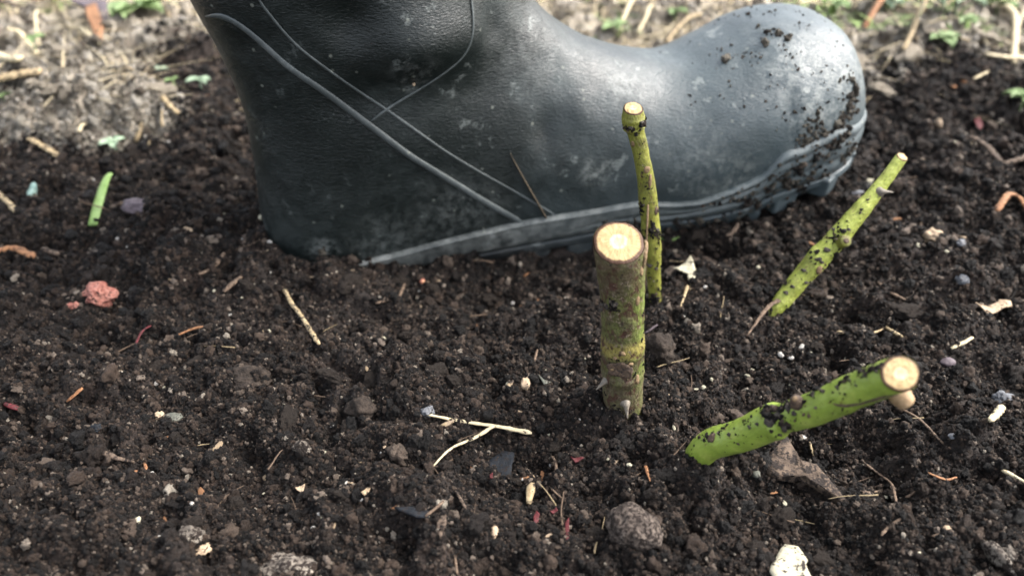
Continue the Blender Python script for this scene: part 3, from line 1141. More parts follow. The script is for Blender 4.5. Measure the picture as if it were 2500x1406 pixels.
# the bud and stub at the joint
p, n = on_stem(b4, 1945, 985)
a_, r_ = spline([(p - n * .001, .0022), (p + Vector((-.0005, -.0005, .0012)), .0022), (p + Vector((-.0012, -.0012, .0026)), .0014), (p + Vector((-.0016, -.0016, .0033)), .0009)], 12)
v, f, uv = sweep(a_, r_, 12, rough=.2)
st_ = link('bud', mesh_from('bud', [q - o4 for q in v], f, uv), M['node'], s4)
blob('bud_tip', a_[-1], Vector((-.3, -.6, .7)).normalized(), .0009, .0009, .0006, M['scar'], st_, o4, seed=1)
crk = [on_stem(b4, *q)[0] for q in [(2033, 985), (2060, 990), (2100, 985), (2150, 970), (2190, 962)]]
a_, r_ = spline([(q, r) for q, r in zip(crk, (.0002, .0005, .0004, .0005, .0002))], 24)
v, f, uv = sweep(a_, r_, 6, rough=.5)
link('bark_crack', mesh_from('bark_crack', [q - o4 for q in v], f, uv), M['node'], s4)
for k_, (px, py, w_) in enumerate([(1900, 1010, 15), (1925, 995, 16), (1950, 975, 14), (1905, 1060, 8), (1985, 962, 12), (2010, 955, 10), (2045, 945, 10), (2075, 930, 9), (2112, 918, 10), (2140, 905, 10), (2168, 890, 9), (1850, 1035, 7),
                                   (1830, 1042, 8), (1780, 1060, 8), (1940, 1010, 12), (2242, 880, 11), (2250, 900, 9), (2235, 935, 7), (2225, 868, 11), (2090, 940, 6)]):
    p, n = on_stem(b4, px, py)
    blob('stuck_dirt', p, n, px2m(w_ * .62, p), px2m(w_ * .45, p), .0007, M['dirt'], s4, o4, rough=1.4, seed=k_ + 90, sub=3)
# stub of a second shoot under the tip
q0 = plane_pt(2185, 950, tipy4 + .006); q1 = plane_pt(2214, 985, tipy4 + .004)
a_, r_ = spline([(q0, px2m(26, q0)), (q0.lerp(q1, .5), px2m(27, q0)), (q1, px2m(22, q1))], 14)
v, f, uv = sweep(a_, r_, 20, rough=.06)
M['stub'] = simple('stub_bark', (.20, .125, .06), (.34, .235, .135), 500, .7, .6, .0006)
link('side_stub', mesh_from('side_stub', [q - o4 for q in v], f, uv), M['stub'], s4)

# ------------------------------------------------------------------ loose crumbs: nobody could count them
def crumb_shapes(prefix, m, n=6):
    c = bpy.data.collections.new(prefix + '_shapes')      # never linked to the scene: only the source shapes
    for k in range(n):
        vs, fs = bmesh_ico(3)
        A = np.array([list(v) for v in vs])
        nz = fbm3(A * 1.3 + k * 5.1, 2, 0) * .9 + fbm3(A * 3.6 + k * 2.7, 2, 1) * .75
        A = A * (1 + nz)[:, None] * np.array([1, .85, .7])
        me = mesh_from('crumb', A, fs)
        me.materials.append(m)
        o = bpy.data.objects.new('crumb', me)
        c.objects.link(o)
    return c


def scatter(name, pts, sizes, coll, seed=0, label=None, cat=None, flat=1.0):
    me = bpy.data.meshes.new(name)
    n = len(pts)
    me.vertices.add(n)
    me.vertices.foreach_set('co', np.asarray(pts, dtype=np.float32).ravel())
    r = np.random.RandomState(seed)
    a_ = me.attributes.new('size', 'FLOAT', 'POINT'); a_.data.foreach_set('value', np.asarray(sizes, dtype=np.float32))
    a_ = me.attributes.new('turn', 'FLOAT_VECTOR', 'POINT'); a_.data.foreach_set('vector', (r.rand(n, 3) * 6.28).astype(np.float32).ravel())
    a_ = me.attributes.new('pick', 'INT', 'POINT'); a_.data.foreach_set('value', r.randint(0, len(coll.objects), n).astype(np.int32))
    o = link(name, me)
    g = bpy.data.node_groups.new(name, 'GeometryNodeTree')
    g.interface.new_socket('Geometry', in_out='INPUT', socket_type='NodeSocketGeometry')
    g.interface.new_socket('Geometry', in_out='OUTPUT', socket_type='NodeSocketGeometry')
    i_ = g.nodes.new('NodeGroupInput'); o_ = g.nodes.new('NodeGroupOutput')
    iop = g.nodes.new('GeometryNodeInstanceOnPoints')
    ci = g.nodes.new('GeometryNodeCollectionInfo')
    ci.inputs['Collection'].default_value = coll
    ci.inputs['Separate Children'].default_value = True
    ci.inputs['Reset Children'].default_value = True
    iop.inputs['Pick Instance'].default_value = True

    def attr(nm, ty):
        q = g.nodes.new('GeometryNodeInputNamedAttribute'); q.data_type = ty; q.inputs['Name'].default_value = nm
        return q.outputs['Attribute']
    g.links.new(i_.outputs[0], iop.inputs['Points'])
    g.links.new(ci.outputs[0], iop.inputs['Instance'])
    g.links.new(attr('pick', 'INT'), iop.inputs['Instance Index'])
    g.links.new(attr('turn', 'FLOAT_VECTOR'), iop.inputs['Rotation'])
    g.links.new(attr('size', 'FLOAT'), iop.inputs['Scale'])
    g.links.new(iop.outputs[0], o_.inputs[0])
    md = o.modifiers.new('crumbs', 'NODES')
    md.node_group = g
    tag(o, label, cat, kind='stuff')
    return o


CR = crumb_shapes('soil', M['crumb'])
CRC = crumb_shapes('clay', M['crumb_clay'])


def in_boot_foot(x, y):
    q = np.stack([x, y, np.zeros_like(x)], -1) - BP0
    s_ = q @ BU; l_ = q @ BN
    wd = np.interp(s_, [-.01, .0, .02, .1, .22, .28, .31], [0, .02, .034, .034, .046, .04, 0])
    return (np.abs(l_) < wd) & (s_ > -.002) & (s_ < .30)


def ground_pts(n, x0, x1, y0, y1, r):
    x = r.uniform(x0, x1, n); y = r.uniform(y0, y1, n)
    lim = .11 + y * .62
    k = (np.abs(x) < lim) & ~in_boot_foot(x, y)
    return x[k], y[k]


r0 = np.random.RandomState(3)
zones = [(400000, -.33, .33, .15, .33, .00074, .0), (250000, -.42, .42, .33, .45, .00095, .0), (125000, -.5, .5, .45, .62, .0014, .0), (60000, -.75, .75, .62, 1.1, .0024, 0)]
pts, szs, cpts, cszs = [], [], [], []
for n, x0, x1, ya, yb, sz, _ in zones:
    x, y = ground_pts(n, x0, x1, ya, yb, r0)
    dens = fbm2(x * 30, y * 30, 3, 3) + .35 * fbm2(x * 120, y * 120, 2, 5)
    keep = r0.rand(len(x)) < np.clip(.75 + dens * 1.1, .3, 1)
    x, y = x[keep], y[keep]
    h = heights(x, y)
    s_ = sz * np.exp(r0.randn(len(x)) * .42) * .62
    big = r0.rand(len(x)) < .022
    s_ = np.where(big, s_ * 2.6, s_)
    s_ = np.minimum(s_, .0042)
    c = clay_mask(x, y) > r0.rand(len(x)) * .8 + .1
    P = np.stack([x, y, h + s_ * .25], -1)
    pts.append(P[~c]); szs.append(s_[~c]); cpts.append(P[c]); cszs.append(s_[c])
scatter('soil_crumbs', np.concatenate(pts), np.concatenate(szs), CR, 1, 'fine dark crumbs of loose garden soil covering the ground', 'soil')
scatter('clay_crumbs', np.concatenate(cpts), np.concatenate(cszs), CRC, 2, 'pale dry clay crumbs on the ground behind the boot', 'soil')

# soil stuck on the toe and instep of the boot
rb = np.random.RandomState(5)
tp, ts, mp_, ms_ = [], [], [], []
M['mud'] = make_crumb('dried_mud', [(0, (.03, .024, .018)), (.5, (.085, .072, .055)), (1, (.19, .17, .135))], (.7, .9), .3)
CRM = crumb_shapes('mud', M['mud'])
for k in range(620):
    if rb.rand() < .62:
        px, py = rb.normal(1880, 110), rb.normal(75, 45)
    else:
        px, py = rb.uniform(1680, 2090), rb.uniform(20, 330)
    p, n = on_boot(px, py)
    if p is None or n.z < .15:
        continue
    if fbm3(np.array([list(p)]) * 120, 2)[0] < -.05:
        continue
    (tp if k % 2 else mp_).append(list(p)); (ts if k % 2 else ms_).append(.00038 * math.exp(rb.randn() * .5))
bvs = [BVHTree.FromPolygons([tuple(bo + v.co) for v in o_.data.vertices], [tuple(f_.vertices) for f_ in o_.data.polygons]) for o_ in boot.children if o_.name.split('.')[0] in ('rand', 'outsole')]
for k in range(1500):
    px = rb.uniform(1450, 2090)
    e_ = float(np.interp(px, [1450, 1680, 1830, 1900, 2070], [600, 555, 515, 470, 330]))
    d_ = rayd(px, e_ + rb.normal(0, 24)).normalized()
    hs = [h_ for h_ in (b_.ray_cast(CAMV, d_) for b_ in bvs) if h_[0] is not None]
    if not hs:
        continue
    p = min(hs, key=lambda h_: h_[3])[0]
    if fbm3(np.array([list(p)]) * 80, 2)[0] < .04 - .25 * (k % 7 == 0):
        continue
    if k % 3:
        mp_.append(list(p)); ms_.append(.0006 * math.exp(rb.randn() * .5))
        continue
    n = 1
    if p is not None:
        tp.append(list(p)); ts.append(.0009 * math.exp(rb.randn() * .5))
for k in range(700):
    t_ = rb.rand()
    px = 1930 + 160 * t_; e_ = float(np.interp(px, [1930, 2000, 2060, 2100], [400, 350, 270, 170]))
    p, n = on_boot(px + rb.normal(0, 10), e_ + rb.normal(0, 40))
    if p is not None and fbm3(np.array([list(p)]) * 90, 2)[0] > 0:
        mp_.append(list(p)); ms_.append(.0007 * math.exp(rb.randn() * .5))
for px, py, w_ in [(2038, 350, 20), (2038, 385, 22), (2000, 430, 14), (1900, 85, 4), (1870, 108, 4), (1925, 95, 4), (1770, 150, 3), (1835, 480, 10), (1290, 580, 6), (2060, 330, 10), (2010, 420, 10), (1960, 455, 9), (785, 615, 6)]:
    for k in range(int(w_ * 4)):
        p, n = on_boot(px + rb.normal(0, w_ * .7), py + rb.normal(0, w_ * .7))
        if p is not None:
            mp_.append(list(p)); ms_.append(.0007 * math.exp(rb.randn() * .5))
scatter('boot_dried_mud', mp_, ms_, CRM, 9, 'dried pale mud caked on the toe edge of the boot', 'mud')
scatter('boot_soil_specks', tp, ts, CR, 4, 'dark soil specks stuck on the toe of the boot', 'soil')


# soil clinging to the rose stems
def cling(bv, spots, n, seed, size=.00035):
    r = np.random.RandomState(seed)
    P_, S_ = [], []
    for _ in range(n):
        a, b_, sp, sc_ = spots[r.randint(len(spots))]
        k = r.rand()
        px = a[0] + (b_[0] - a[0]) * k + r.normal(0, sp); py = a[1] + (b_[1] - a[1]) * k + r.normal(0, sp)
        d = rayd(px, py).normalized()
        h = bv.ray_cast(CAMV, d)
        if h[0] is None:
            continue
        if fbm3(np.array([list(h[0])]) * 350, 2)[0] < -.02:
            continue
        P_.append(list(h[0])); S_.append(size * sc_ * math.exp(r.randn() * .45))
    return P_, S_


cl = [cling(b4, [((1690, 1080), (1880, 1000), 5, .8), ((1860, 1005), (1960, 970), 9, 1.2), ((1880, 1010), (1925, 1065), 10, 1.2), ((1950, 962), (2170, 885), 6, 1.1), ((2160, 880), (2250, 880), 10, 1.2), ((2240, 870), (2245, 935), 6, 1.1),
                ((1700, 1100), (2100, 960), 26, .55)], 1500, 1, .00036),
      cling(b3, [((1890, 725), (2060, 530), 8, 1), ((2060, 530), (2190, 380), 6, .7), ((1960, 700), (2080, 590), 10, 1), ((1930, 700), (2150, 470), 18, .6), ((2040, 575), (2075, 590), 10, 1)], 420, 2, .0004),
      cling(b2, [((1525, 318), (1575, 305), 6, 1), ((1575, 540), (1610, 575), 9, 1), ((1565, 480), (1570, 600), 4, 1), ((1605, 480), (1612, 740), 4, .8), ((1580, 560), (1600, 740), 12, .6), ((1560, 350), (1580, 480), 12, .5), ((1590, 725), (1610, 748), 6, 1.2)], 800, 3, .00042),
      cling(b1, [((1470, 735), (1505, 750), 6, 1.1), ((1462, 780), (1480, 1000), 4, .6), ((1570, 760), (1572, 960), 3, .7), ((1480, 1000), (1560, 1010), 8, .8), ((1490, 890), (1550, 915), 10, .7), ((1470, 640), (1560, 660), 30, .4), ((1480, 700), (1560, 950), 30, .4)], 900, 4)]
scatter('stem_soil_crumbs', sum([a_[0] for a_ in cl], []), sum([a_[1] for a_ in cl], []), CR, 6, 'dark soil crumbs clinging to the cut rose stems', 'soil')

# ------------------------------------------------------------------ litter lying on the soil
def C(*c):
    return c


MM = {}


def cmat(key, c1, c2, scale=600, rough=.75, spots=None, stretch=None, bs=.6, bd=.0007):
    if key not in MM:
        MM[key] = simple(key, c1, c2, scale, rough, bs, bd, spots, stretch, .22)
    return MM[key]


STRAW = cmat('straw', (.16, .115, .060), (.34, .27, .165), 500, .7, (SOILSPOT, 420, .54))
STRAW_W = cmat('pale_straw', (.30, .245, .15), (.46, .40, .27), 400, .65, (SOILSPOT, 420, .58))
ROOT = cmat('root', (.045, .030, .022), (.15, .105, .072), 700, .8, (SOILSPOT, 600, .56))
TWIG = cmat('twig', (.030, .021, .016), (.13, .095, .070), 500, .85, (SOILSPOT, 400, .54), bs=1, bd=.0012)
ORANGE = cmat('orange_bark', (.12, .050, .024), (.28, .145, .070), 600, .75, (SOILSPOT, 500, .55))
REDB = cmat('red_flake', (.035, .007, .008), (.095, .016, .019), 700, .6, (SOILSPOT, 900, .56))
LEAF = cmat('dead_leaf', (.13, .09, .055), (.30, .23, .15), 500, .7, (SOILSPOT, 700, .56))
BLADE = cmat('green_blade', (.095, .165, .035), (.20, .29, .11), 90, .5)
WHITE = cmat('white_shard', (.25, .232, .17), (.38, .355, .265), 500, .7, (SOILSPOT, 420, .55))
BEIGE = cmat('beige_chip', (.18, .13, .085), (.38, .29, .20), 600, .75, (SOILSPOT, 700, .58))
SALMON = cmat('salmon_stone', (.19, .055, .040), (.34, .165, .130), 420, .8, (SOILSPOT, 500, .56), bs=1, bd=.0018)
STONE = cmat('earthy_stone', (.016, .012, .010), (.12, .096, .079), 160, .9, (SOILSPOT, 800, .47), bs=1, bd=.0016)
PALESTONE = cmat('pale_stone', (.030, .024, .020), (.20, .175, .145), 170, .9, (SOILSPOT, 600, .47), bs=1, bd=.0014)
GREYST = cmat('grey_stone', (.045, .046, .038), (.11, .112, .092), 300, .7, (SOILSPOT, 800, .55))
BLUEST = cmat('blue_stone', (.05, .052, .058), (.13, .135, .145), 300, .65, (SOILSPOT, 800, .56))
NAVY = cmat('slate_flake', (.004, .005, .007), (.012, .0145, .018), 500, .75, (SOILSPOT, 700, .56))
PURPLE = cmat('purple_pebble', (.045, .034, .038), (.105, .085, .095), 300, .6)
TEAL = cmat('teal_bit', (.08, .14, .125), (.22, .31, .28), 500, .7)
GRIT = cmat('pale_grit', (.20, .185, .165), (.42, .40, .37), 900, .6)
PINK = cmat('pink_bead', (.38, .08, .10), (.36, .22, .11), 500, .6)
CLOD = cmat('clay_clod', (.17, .14, .105), (.54, .475, .38), 130, .95, None, bs=1, bd=.003)
DCLOD = cmat('dark_clod', (.009, .0065, .005), (.036, .027, .021), 300, .9, ((.10, .082, .066), 900, .66), bs=1, bd=.002)
LEAFG = cmat('weed_leaf', (.075, .125, .040), (.19, .25, .12), 120, .6)
LEAFP = cmat('silvery_leaf', (.15, .22, .14), (.30, .37, .27), 150, .65)


NEST = []


def width_at(px, p):
    return px2m(px / 2, p)


def litter_tube(name, label, cat, pix, wpx, m, taper=(1, 1), lift=1.0, seg=8, rough=.35, seed=0, group=None, flat=.7, arch=0.0, wob=.0):
    ps = [G(x, y) for x, y in pix]
    fine = resample(ps, .0016)
    sm = smooth_path(fine, 6)
    n = len(sm)
    out, rad = [], []
    rnd = random.Random(seed)
    zs = [height(p.x, p.y) for p in sm]
    # stiff things bridge the hollows: take a running upper envelope
    za, zb = zs[0], zs[-1]
    stiff = name in ('straw', 'twig', 'bark_twig', 'bark_strip', 'splinter', 'wood_chip')
    if stiff:
        # stiff things rest on the high spots under them
        need = [0.0, 0.0]
        for _ in range(6):
            gaps = [zs[i] - (za + (zb - za) * i / max(1, n - 1)) for i in range(n)]
            gaps_s = sorted(gaps)
            g_ = gaps_s[int(.95 * (n - 1))]
            if g_ <= 0:
                break
            k = gaps.index(max(gaps))
            t = k / max(1, n - 1)
            za += g_ * (1.15 - t) * .6; zb += g_ * (.15 + t) * .6
    for i, p in enumerate(sm):
        t = i / max(1, n - 1)
        r_ = width_at(wpx, p) * (taper[0] + (taper[1] - taper[0]) * t)
        line = za + (zb - za) * t
        lo, hi = max(0, i - 6), min(n, i + 7)
        z = line if stiff else max(line, sum(zs[lo:hi]) / (hi - lo))
        z = z + r_ * .8 * lift + (.0009 if stiff else .0004) + arch * math.sin(math.pi * t)
        out.append(Vector((p.x + (rnd.random() - .5) * wob, p.y + (rnd.random() - .5) * wob, z)))
        rad.append(r_ * (1 + .12 * math.sin(i * 1.7 + seed)))
    out = smooth_path(out, 4)
    rad[0] *= .7; rad[-1] *= .6
    for i in range(0, len(out), 3):
        NEST.append((out[i].x, out[i].y, rad[i] * 1.1, out[i].z, .35))
    o = tube_obj(name, out, rad, m, seg=seg, rough=rough, flat=flat, seed=seed)
    return tag(o, label, cat, group)


def litter_stone(name, label, cat, px, py, wpx, hpx, m, sink=.3, seed=0, rough=.5, flat=.75, group=None, sub=4, turn=0, sharp=False):
    p = G(px, py + hpx * .35)
    a1 = width_at(wpx, p); a2 = width_at(hpx, p) * 1.15
    a3 = max(a2 * flat, a1 * .3)
    vs, fs = bmesh_ico(sub)
    A = np.array([list(v) for v in vs])
    if sharp:
        A = np.sign(A) * np.abs(A) ** .7
    nz = fbm3(A * 1.1 + seed * 3.7, 2, 0) * rough * 1.2 + fbm3(A * 4 + seed, 3, 1) * rough * .45
    A = A * (1 + nz)[:, None] * np.array([a1, a2, a3])
    NEST.append((p.x, p.y, (a1 + a2) / 2, height(p.x, p.y) + a3 * (.5 - sink), 1.0))
    c, s_ = math.cos(turn), math.sin(turn)
    A = A @ np.array([[c, s_, 0], [-s_, c, 0], [0, 0, 1]])
    o = link(name, mesh_from(name, A, fs), m, loc=(p.x, p.y, height(p.x, p.y) + a3 * (1 - 2 * sink)))
    return tag(o, label, cat, group)


def litter_flake(name, label, cat, outline, m, th=.0006, lift=.0012, curl=.15, seed=0, group=None, tilt=.0):
    """a thin but solid flake: outline in photograph pixels laid on the soil, slightly curled"""
    ps = [G(x, y) for x, y in outline]
    c = sum(ps, Vector()) / len(ps)
    zc = max(height(p.x, p.y) for p in ps + [c])
    size = max((p - c).length for p in ps)
    ring = [Vector((p.x, p.y, 0)) for p in ps]
    ring = resample(ring + [ring[0]], size * .25)[:-1]
    vs, fs = [], []
    c2 = Vector((c.x, c.y, 0))
    NRG = 4
    n = len(ring)
    rnd = random.Random(seed)
    jit = [(1 + (rnd.random() - .5) * .12) for _ in ring]
    for side in (1, -1):
        for k in range(NRG):
            fr = 1 - k / NRG
            for i, q in enumerate(ring):
                d = (q - c2) * fr * jit[i]
                z = curl * (d.x ** 2 + .6 * d.x * d.y) / size + tilt * -d.y + side * th * (.5 if k else .3)
                z += float(vn2(np.array([(c.x + d.x) * 400]), np.array([(c.y + d.y) * 400]), seed)[0]) * .0008
                vs.append(Vector((d.x, d.y, z)))
        vs.append(Vector((0, 0, side * th * .5)))
    half = NRG * n + 1
    for b, flip in ((0, False), (half, True)):
        for k in range(NRG - 1):
            for i in range(n):
                f = (b + k * n + i, b + k * n + (i + 1) % n, b + (k + 1) * n + (i + 1) % n, b + (k + 1) * n + i)
                fs.append(f[::-1] if flip else f)
        for i in range(n):
            f = (b + (NRG - 1) * n + i, b + (NRG - 1) * n + (i + 1) % n, b + NRG * n)
            fs.append(f[::-1] if flip else f)
    for i in range(n):
        fs.append((i, half + i, half + (i + 1) % n, (i + 1) % n))
    me = mesh_from(name, vs, fs)
    bm = bmesh.new(); bm.from_mesh(me); bmesh.ops.recalc_face_normals(bm, faces=bm.faces); bm.to_mesh(me); bm.free()
    NEST.append((c.x, c.y, size * .8, zc + .0003, .8))
    zm = sum(height(p.x, p.y) for p in ps + [c]) / (len(ps) + 1)
    o = link(name, me, m, loc=(c.x, c.y, zm * .6 + zc * .4 + lift * .7))
    return tag(o, label, cat, group)


# straws, twigs and roots: (name, label, category, pixel points, width in pixels, material, extras)
TUBES = [
    ('straw', 'jointed pale straw slanting on bare soil left of the thick stem', 'straw', [(697, 722), (712, 752), (742, 800), (783, 868)], 11, STRAW, dict(rough=.5)),
    ('straw', 'long pale straw widening to the right, in front of the thick stem', 'straw', [(1040, 1022), (1120, 1032), (1210, 1052), (1298, 1068)], 12, STRAW_W, dict(taper=(.7, 1.2), flat=.5)),
    ('straw', 'pale straw running down left from the longer straw before the thick stem', 'straw', [(1208, 1054), (1160, 1080), (1100, 1115), (1050, 1155)], 11, STRAW_W, dict(taper=(1.1, .4), flat=.5)),
    ('straw', 'short greyish straw bit just under the left end of the long straw', 'straw', [(1076, 1048), (1112, 1034)], 8, STRAW, {}),
    ('straw', 'short pale straw below the white curled leaf behind the thick stem', 'straw', [(1678, 706), (1660, 762)], 9, STRAW, dict(taper=(1, .5))),
    ('straw', 'pale tan strip running from the foot of the leaning stem', 'straw', [(1905, 745), (1870, 775), (1822, 835)], 13, ROOT, dict(taper=(1.1, .3), flat=.4)),
    ('root', 'arched tan root above the cut end of the low green stem', 'root', [(2035, 840), (2062, 824), (2092, 812), (2125, 806), (2155, 808)], 9, STRAW, dict(taper=(1, .6))),
    ('straw', 'short bent tan bit right of the arched tan root', 'straw', [(2160, 812), (2180, 822), (2196, 842)], 11, STRAW, {}),
    ('straw', 'short pale straw by the purple pebble near the right edge', 'straw', [(2318, 862), (2345, 848), (2372, 832)], 10, STRAW_W, {}),
    ('straw', 'stubby pale fuzzy straw upright near the right edge', 'straw', [(2405, 1055), (2422, 1030), (2440, 1006)], 18, STRAW_W, dict(rough=.6)),
    ('straw', 'pale split straw cut off by the right edge of the photo', 'straw', [(2440, 1160), (2462, 1172), (2515, 1203)], 11, STRAW_W, dict(taper=(1.2, .7))),
    ('root', 'thin branching root bending down past the pale yellow chip', 'root', [(2106, 1140), (2125, 1156), (2153, 1164), (2172, 1183), (2174, 1209), (2190, 1238), (2195, 1262)], 7, ROOT, dict(wob=.0004)),
    ('root', 'kinked orange root climbing right of the branching root', 'root', [(2201, 1238), (2212, 1226), (2226, 1218), (2230, 1207), (2240, 1196)], 7, ROOT, dict(wob=.0004)),
    ('root', 'bent root with hooked lower end at lower right', 'root', [(2201, 1269), (2185, 1272), (2169, 1278), (2158, 1292), (2150, 1306), (2143, 1332)], 8, ROOT, dict(wob=.0003)),
    ('root', 'short level root left of the branching root', 'root', [(2104, 1206), (2122, 1205), (2142, 1208)], 6, ROOT, {}),
    ('root', 'dark purplish rootlet beside the hole at lower right', 'root', [(2266, 1329), (2290, 1313), (2318, 1296)], 7, ROOT, {}),
    ('twig', 'thin reddish twig with yellow bits at lower right', 'twig', [(2255, 1182), (2280, 1178), (2300, 1185), (2326, 1188)], 6, ORANGE, {}),
    ('root', 'long thin root running down right from under the low green stem', 'root', [(2170, 990), (2200, 1005), (2224, 1020), (2263, 1054), (2290, 1078), (2318, 1103)], 7, ROOT, {}),
    ('straw', 'tan straw end entering from the left edge of the photo', 'straw', [(-15, 470), (15, 500), (45, 530)], 14, STRAW, {}),
    ('bark_strip', 'orange bark strip entering from the left edge of the photo', 'bark strip', [(-20, 636), (40, 636), (90, 640)], 20, ORANGE, dict(flat=.5)),
    ('twig', 'grey brown twig stub right of the orange bark strip', 'twig', [(108, 620), (130, 627), (150, 636)], 14, TWIG, {}),
    ('root', 'curved brown root below the heel of the boot', 'root', [(488, 683), (505, 668), (525, 652), (550, 632)], 11, ROOT, {}),
    ('bark_strip', 'short brown bark strip under the curved brown root', 'bark strip', [(548, 722), (570, 703), (592, 684)], 14, ROOT, dict(flat=.5)),
    ('root', 'reddish brown root lying level between straw and red stone', 'root', [(425, 830), (455, 815), (482, 808), (512, 808)], 11, ORANGE, dict(taper=(.5, 1))),
    ('root', 'thin dark red root in the middle of the left half', 'root', [(332, 848), (352, 822), (372, 802)], 6, REDB, {}),
    ('root', 'thin grey root running up to the boot sole', 'root', [(920, 768), (942, 755), (962, 725), (990, 692)], 8, ROOT, {}),
    ('bark_strip', 'small orange splinter pointing up right at the left', 'splinter', [(166, 990), (185, 975), (207, 960)], 12, ORANGE, dict(taper=(.6, 1.2), flat=.5)),
    ('bark_strip', 'small deep red splinter near the left edge', 'splinter', [(18, 1000), (35, 1007), (54, 1014)], 16, REDB, dict(flat=.5)),
    ('twig', 'brown twig half buried at lower left beside the orange curl', 'twig', [(250, 1114), (275, 1127), (300, 1131), (332, 1141)], 18, TWIG, dict(taper=(1.1, .4), flat=.6)),
    ('husk', 'tiny orange curled husk at lower left', 'husk', [(330, 1156), (344, 1160), (356, 1153), (359, 1142), (354, 1136)], 9, ORANGE, {}),
    ('bark_strip', 'stubby cream and brown chip at lower middle', 'wood chip', [(1300, 1190), (1292, 1212), (1291, 1240)], 20, STRAW, dict(flat=.6)),
    ('splinter', 'tiny bright orange splinter left below the low green stem', 'splinter', [(1574, 1152), (1582, 1170), (1586, 1186)], 10, ORANGE, dict(taper=(1.2, .4))),
    ('splinter', 'thin orange needle under the low green stem joint', 'splinter', [(1975, 1084), (1979, 1102), (1983, 1122)], 6, STRAW, {}),
    ('twig', 'thin dark twig touching the dark slate flake', 'twig', [(1040, 1272), (1062, 1256), (1086, 1240)], 8, ROOT, {}),
    ('twig', 'short dark twig above the slate flake to its right', 'twig', [(1112, 1208), (1124, 1228), (1138, 1250)], 8, TWIG, {}),
    ('root', 'faint thin root upright just left of the thick stem', 'root', [(1312, 862), (1307, 878), (1304, 888)], 6, ROOT, {}),
    ('root', 'thin vertical root at bottom middle of the photo', 'root', [(1110, 1360), (1114, 1385), (1117, 1412)], 7, ROOT, {}),
    ('root', 'thin root with crumbs right of the cream and brown chip', 'root', [(1340, 1195), (1362, 1215), (1392, 1238)], 5, ROOT, {}),
    ('root', 'thin beige root above the cream and brown chip', 'root', [(1345, 1118), (1358, 1132), (1357, 1165)], 7, ROOT, {}),
    ('twig', 'purplish twig stub leaning on the right side of the thick stem', 'twig', [(1572, 822), (1590, 812), (1604, 803)], 6, PURPLE, {}),
    ('root', 'thin tan root below the beige chip right of the leaning stem', 'root', [(2142, 697), (2170, 712), (2206, 748)], 9, ROOT, {}),
    ('twig', 'lichen-crusted twig lying level at the right edge', 'twig', [(2360, 360), (2400, 385), (2450, 400), (2520, 408)], 14, TWIG, dict(rough=.8)),
    ('bark_curl', 'arched orange bark curl at the right edge', 'bark curl', [(2430, 525), (2450, 512), (2480, 510), (2505, 525)], 16, ORANGE, dict(arch=.005, flat=.5)),
    ('twig', 'short twig propped under the toe of the boot', 'twig', [(1768, 603), (1785, 585), (1800, 560)], 11, TWIG, {}),
    ('straw', 'tan stick behind the boot to the left of its pair', 'stick', [(1510, 95), (1540, 50), (1578, 0)], 15, STRAW_W, dict(arch=.01)),
    ('straw', 'tan stick behind the boot to the right of its pair', 'stick', [(1555, 105), (1575, 75), (1592, 40)], 13, STRAW_W, dict(arch=.008)),
    ('straw', 'tan stick touching the upper edge of the toe', 'stick', [(1625, 115), (1660, 90), (1710, 50)], 16, STRAW, dict(arch=.006)),
    ('twig', 'grey stick standing under the grey green leaf at upper right', 'stick', [(2190, 178), (2215, 120), (2245, 55)], 17, STRAW, dict(arch=.004)),
    ('twig', 'pinkish brown stick leaning right of the boot toe', 'stick', [(2108, 78), (2150, 40), (2195, -5)], 20, ORANGE, dict(arch=.004)),
    ('straw', 'tan straw slanting down below the upper right weeds', 'straw', [(2298, 84), (2330, 104), (2362, 125)], 12, STRAW, {}),
    ('straw', 'long pale straw leaning against another at upper right', 'straw', [(2470, 165), (2458, 100), (2440, 20)], 22, STRAW_W, dict(arch=.01)),
    ('straw', 'pale straw leaning left from the right edge', 'straw', [(2465, 112), (2490, 65), (2520, 15)], 15, STRAW_W, dict(arch=.008)),
    ('straw', 'pale straw lying level at the upper right edge', 'straw', [(2400, 148), (2450, 155), (2520, 158)], 18, STRAW_W, {}),
    ('straw', 'short pale straw above the dark soil at upper right', 'straw', [(2375, 200), (2410, 185)], 11, STRAW_W, {}),
    ('straw', 'thick cream straw end at the left edge high up', 'straw', [(-20, 150), (20, 165), (62, 186)], 34, STRAW_W, dict(flat=.6)),
    ('straw', 'pale straw splayed below a green tip at upper left', 'straw', [(20, 85), (55, 110), (95, 145)], 22, STRAW_W, {}),
    ('wood_chip', 'broad beige wood chip at the left edge high up', 'wood chip', [(-20, 222), (50, 212), (112, 206)], 38, STRAW, dict(flat=.4)),
    ('straw', 'tan straw slanting right at upper left beside a dark clod', 'straw', [(170, 82), (205, 100), (248, 122)], 15, STRAW_W, {}),
    ('straw', 'long brown stalk along the top left corner', 'straw', [(-20, 30), (60, 22), (140, 5)], 16, TWIG, {}),
    ('straw', 'cream straw curved above the pale green sprout at left', 'straw', [(198, 338), (205, 322), (216, 312)], 10, STRAW_W, {}),
    ('straw', 'pale blade standing beside the green tip at upper left', 'straw', [(98, 120), (104, 80), (108, 40)], 12, STRAW_W, dict(arch=.01)),
    ('straw', 'tan straw near the dark compost patch left of the boot', 'straw', [(335, 360), (345, 330), (352, 318)], 13, STRAW, {}),
    ('straw', 'short beige stalk between two sprouts left of the boot', 'straw', [(398, 248), (415, 275), (440, 292)], 14, STRAW, {}),
    ('straw', 'flat beige straw in the dark soil at far left', 'straw', [(70, 348), (110, 372), (150, 395)], 16, STRAW, dict(flat=.5)),
]
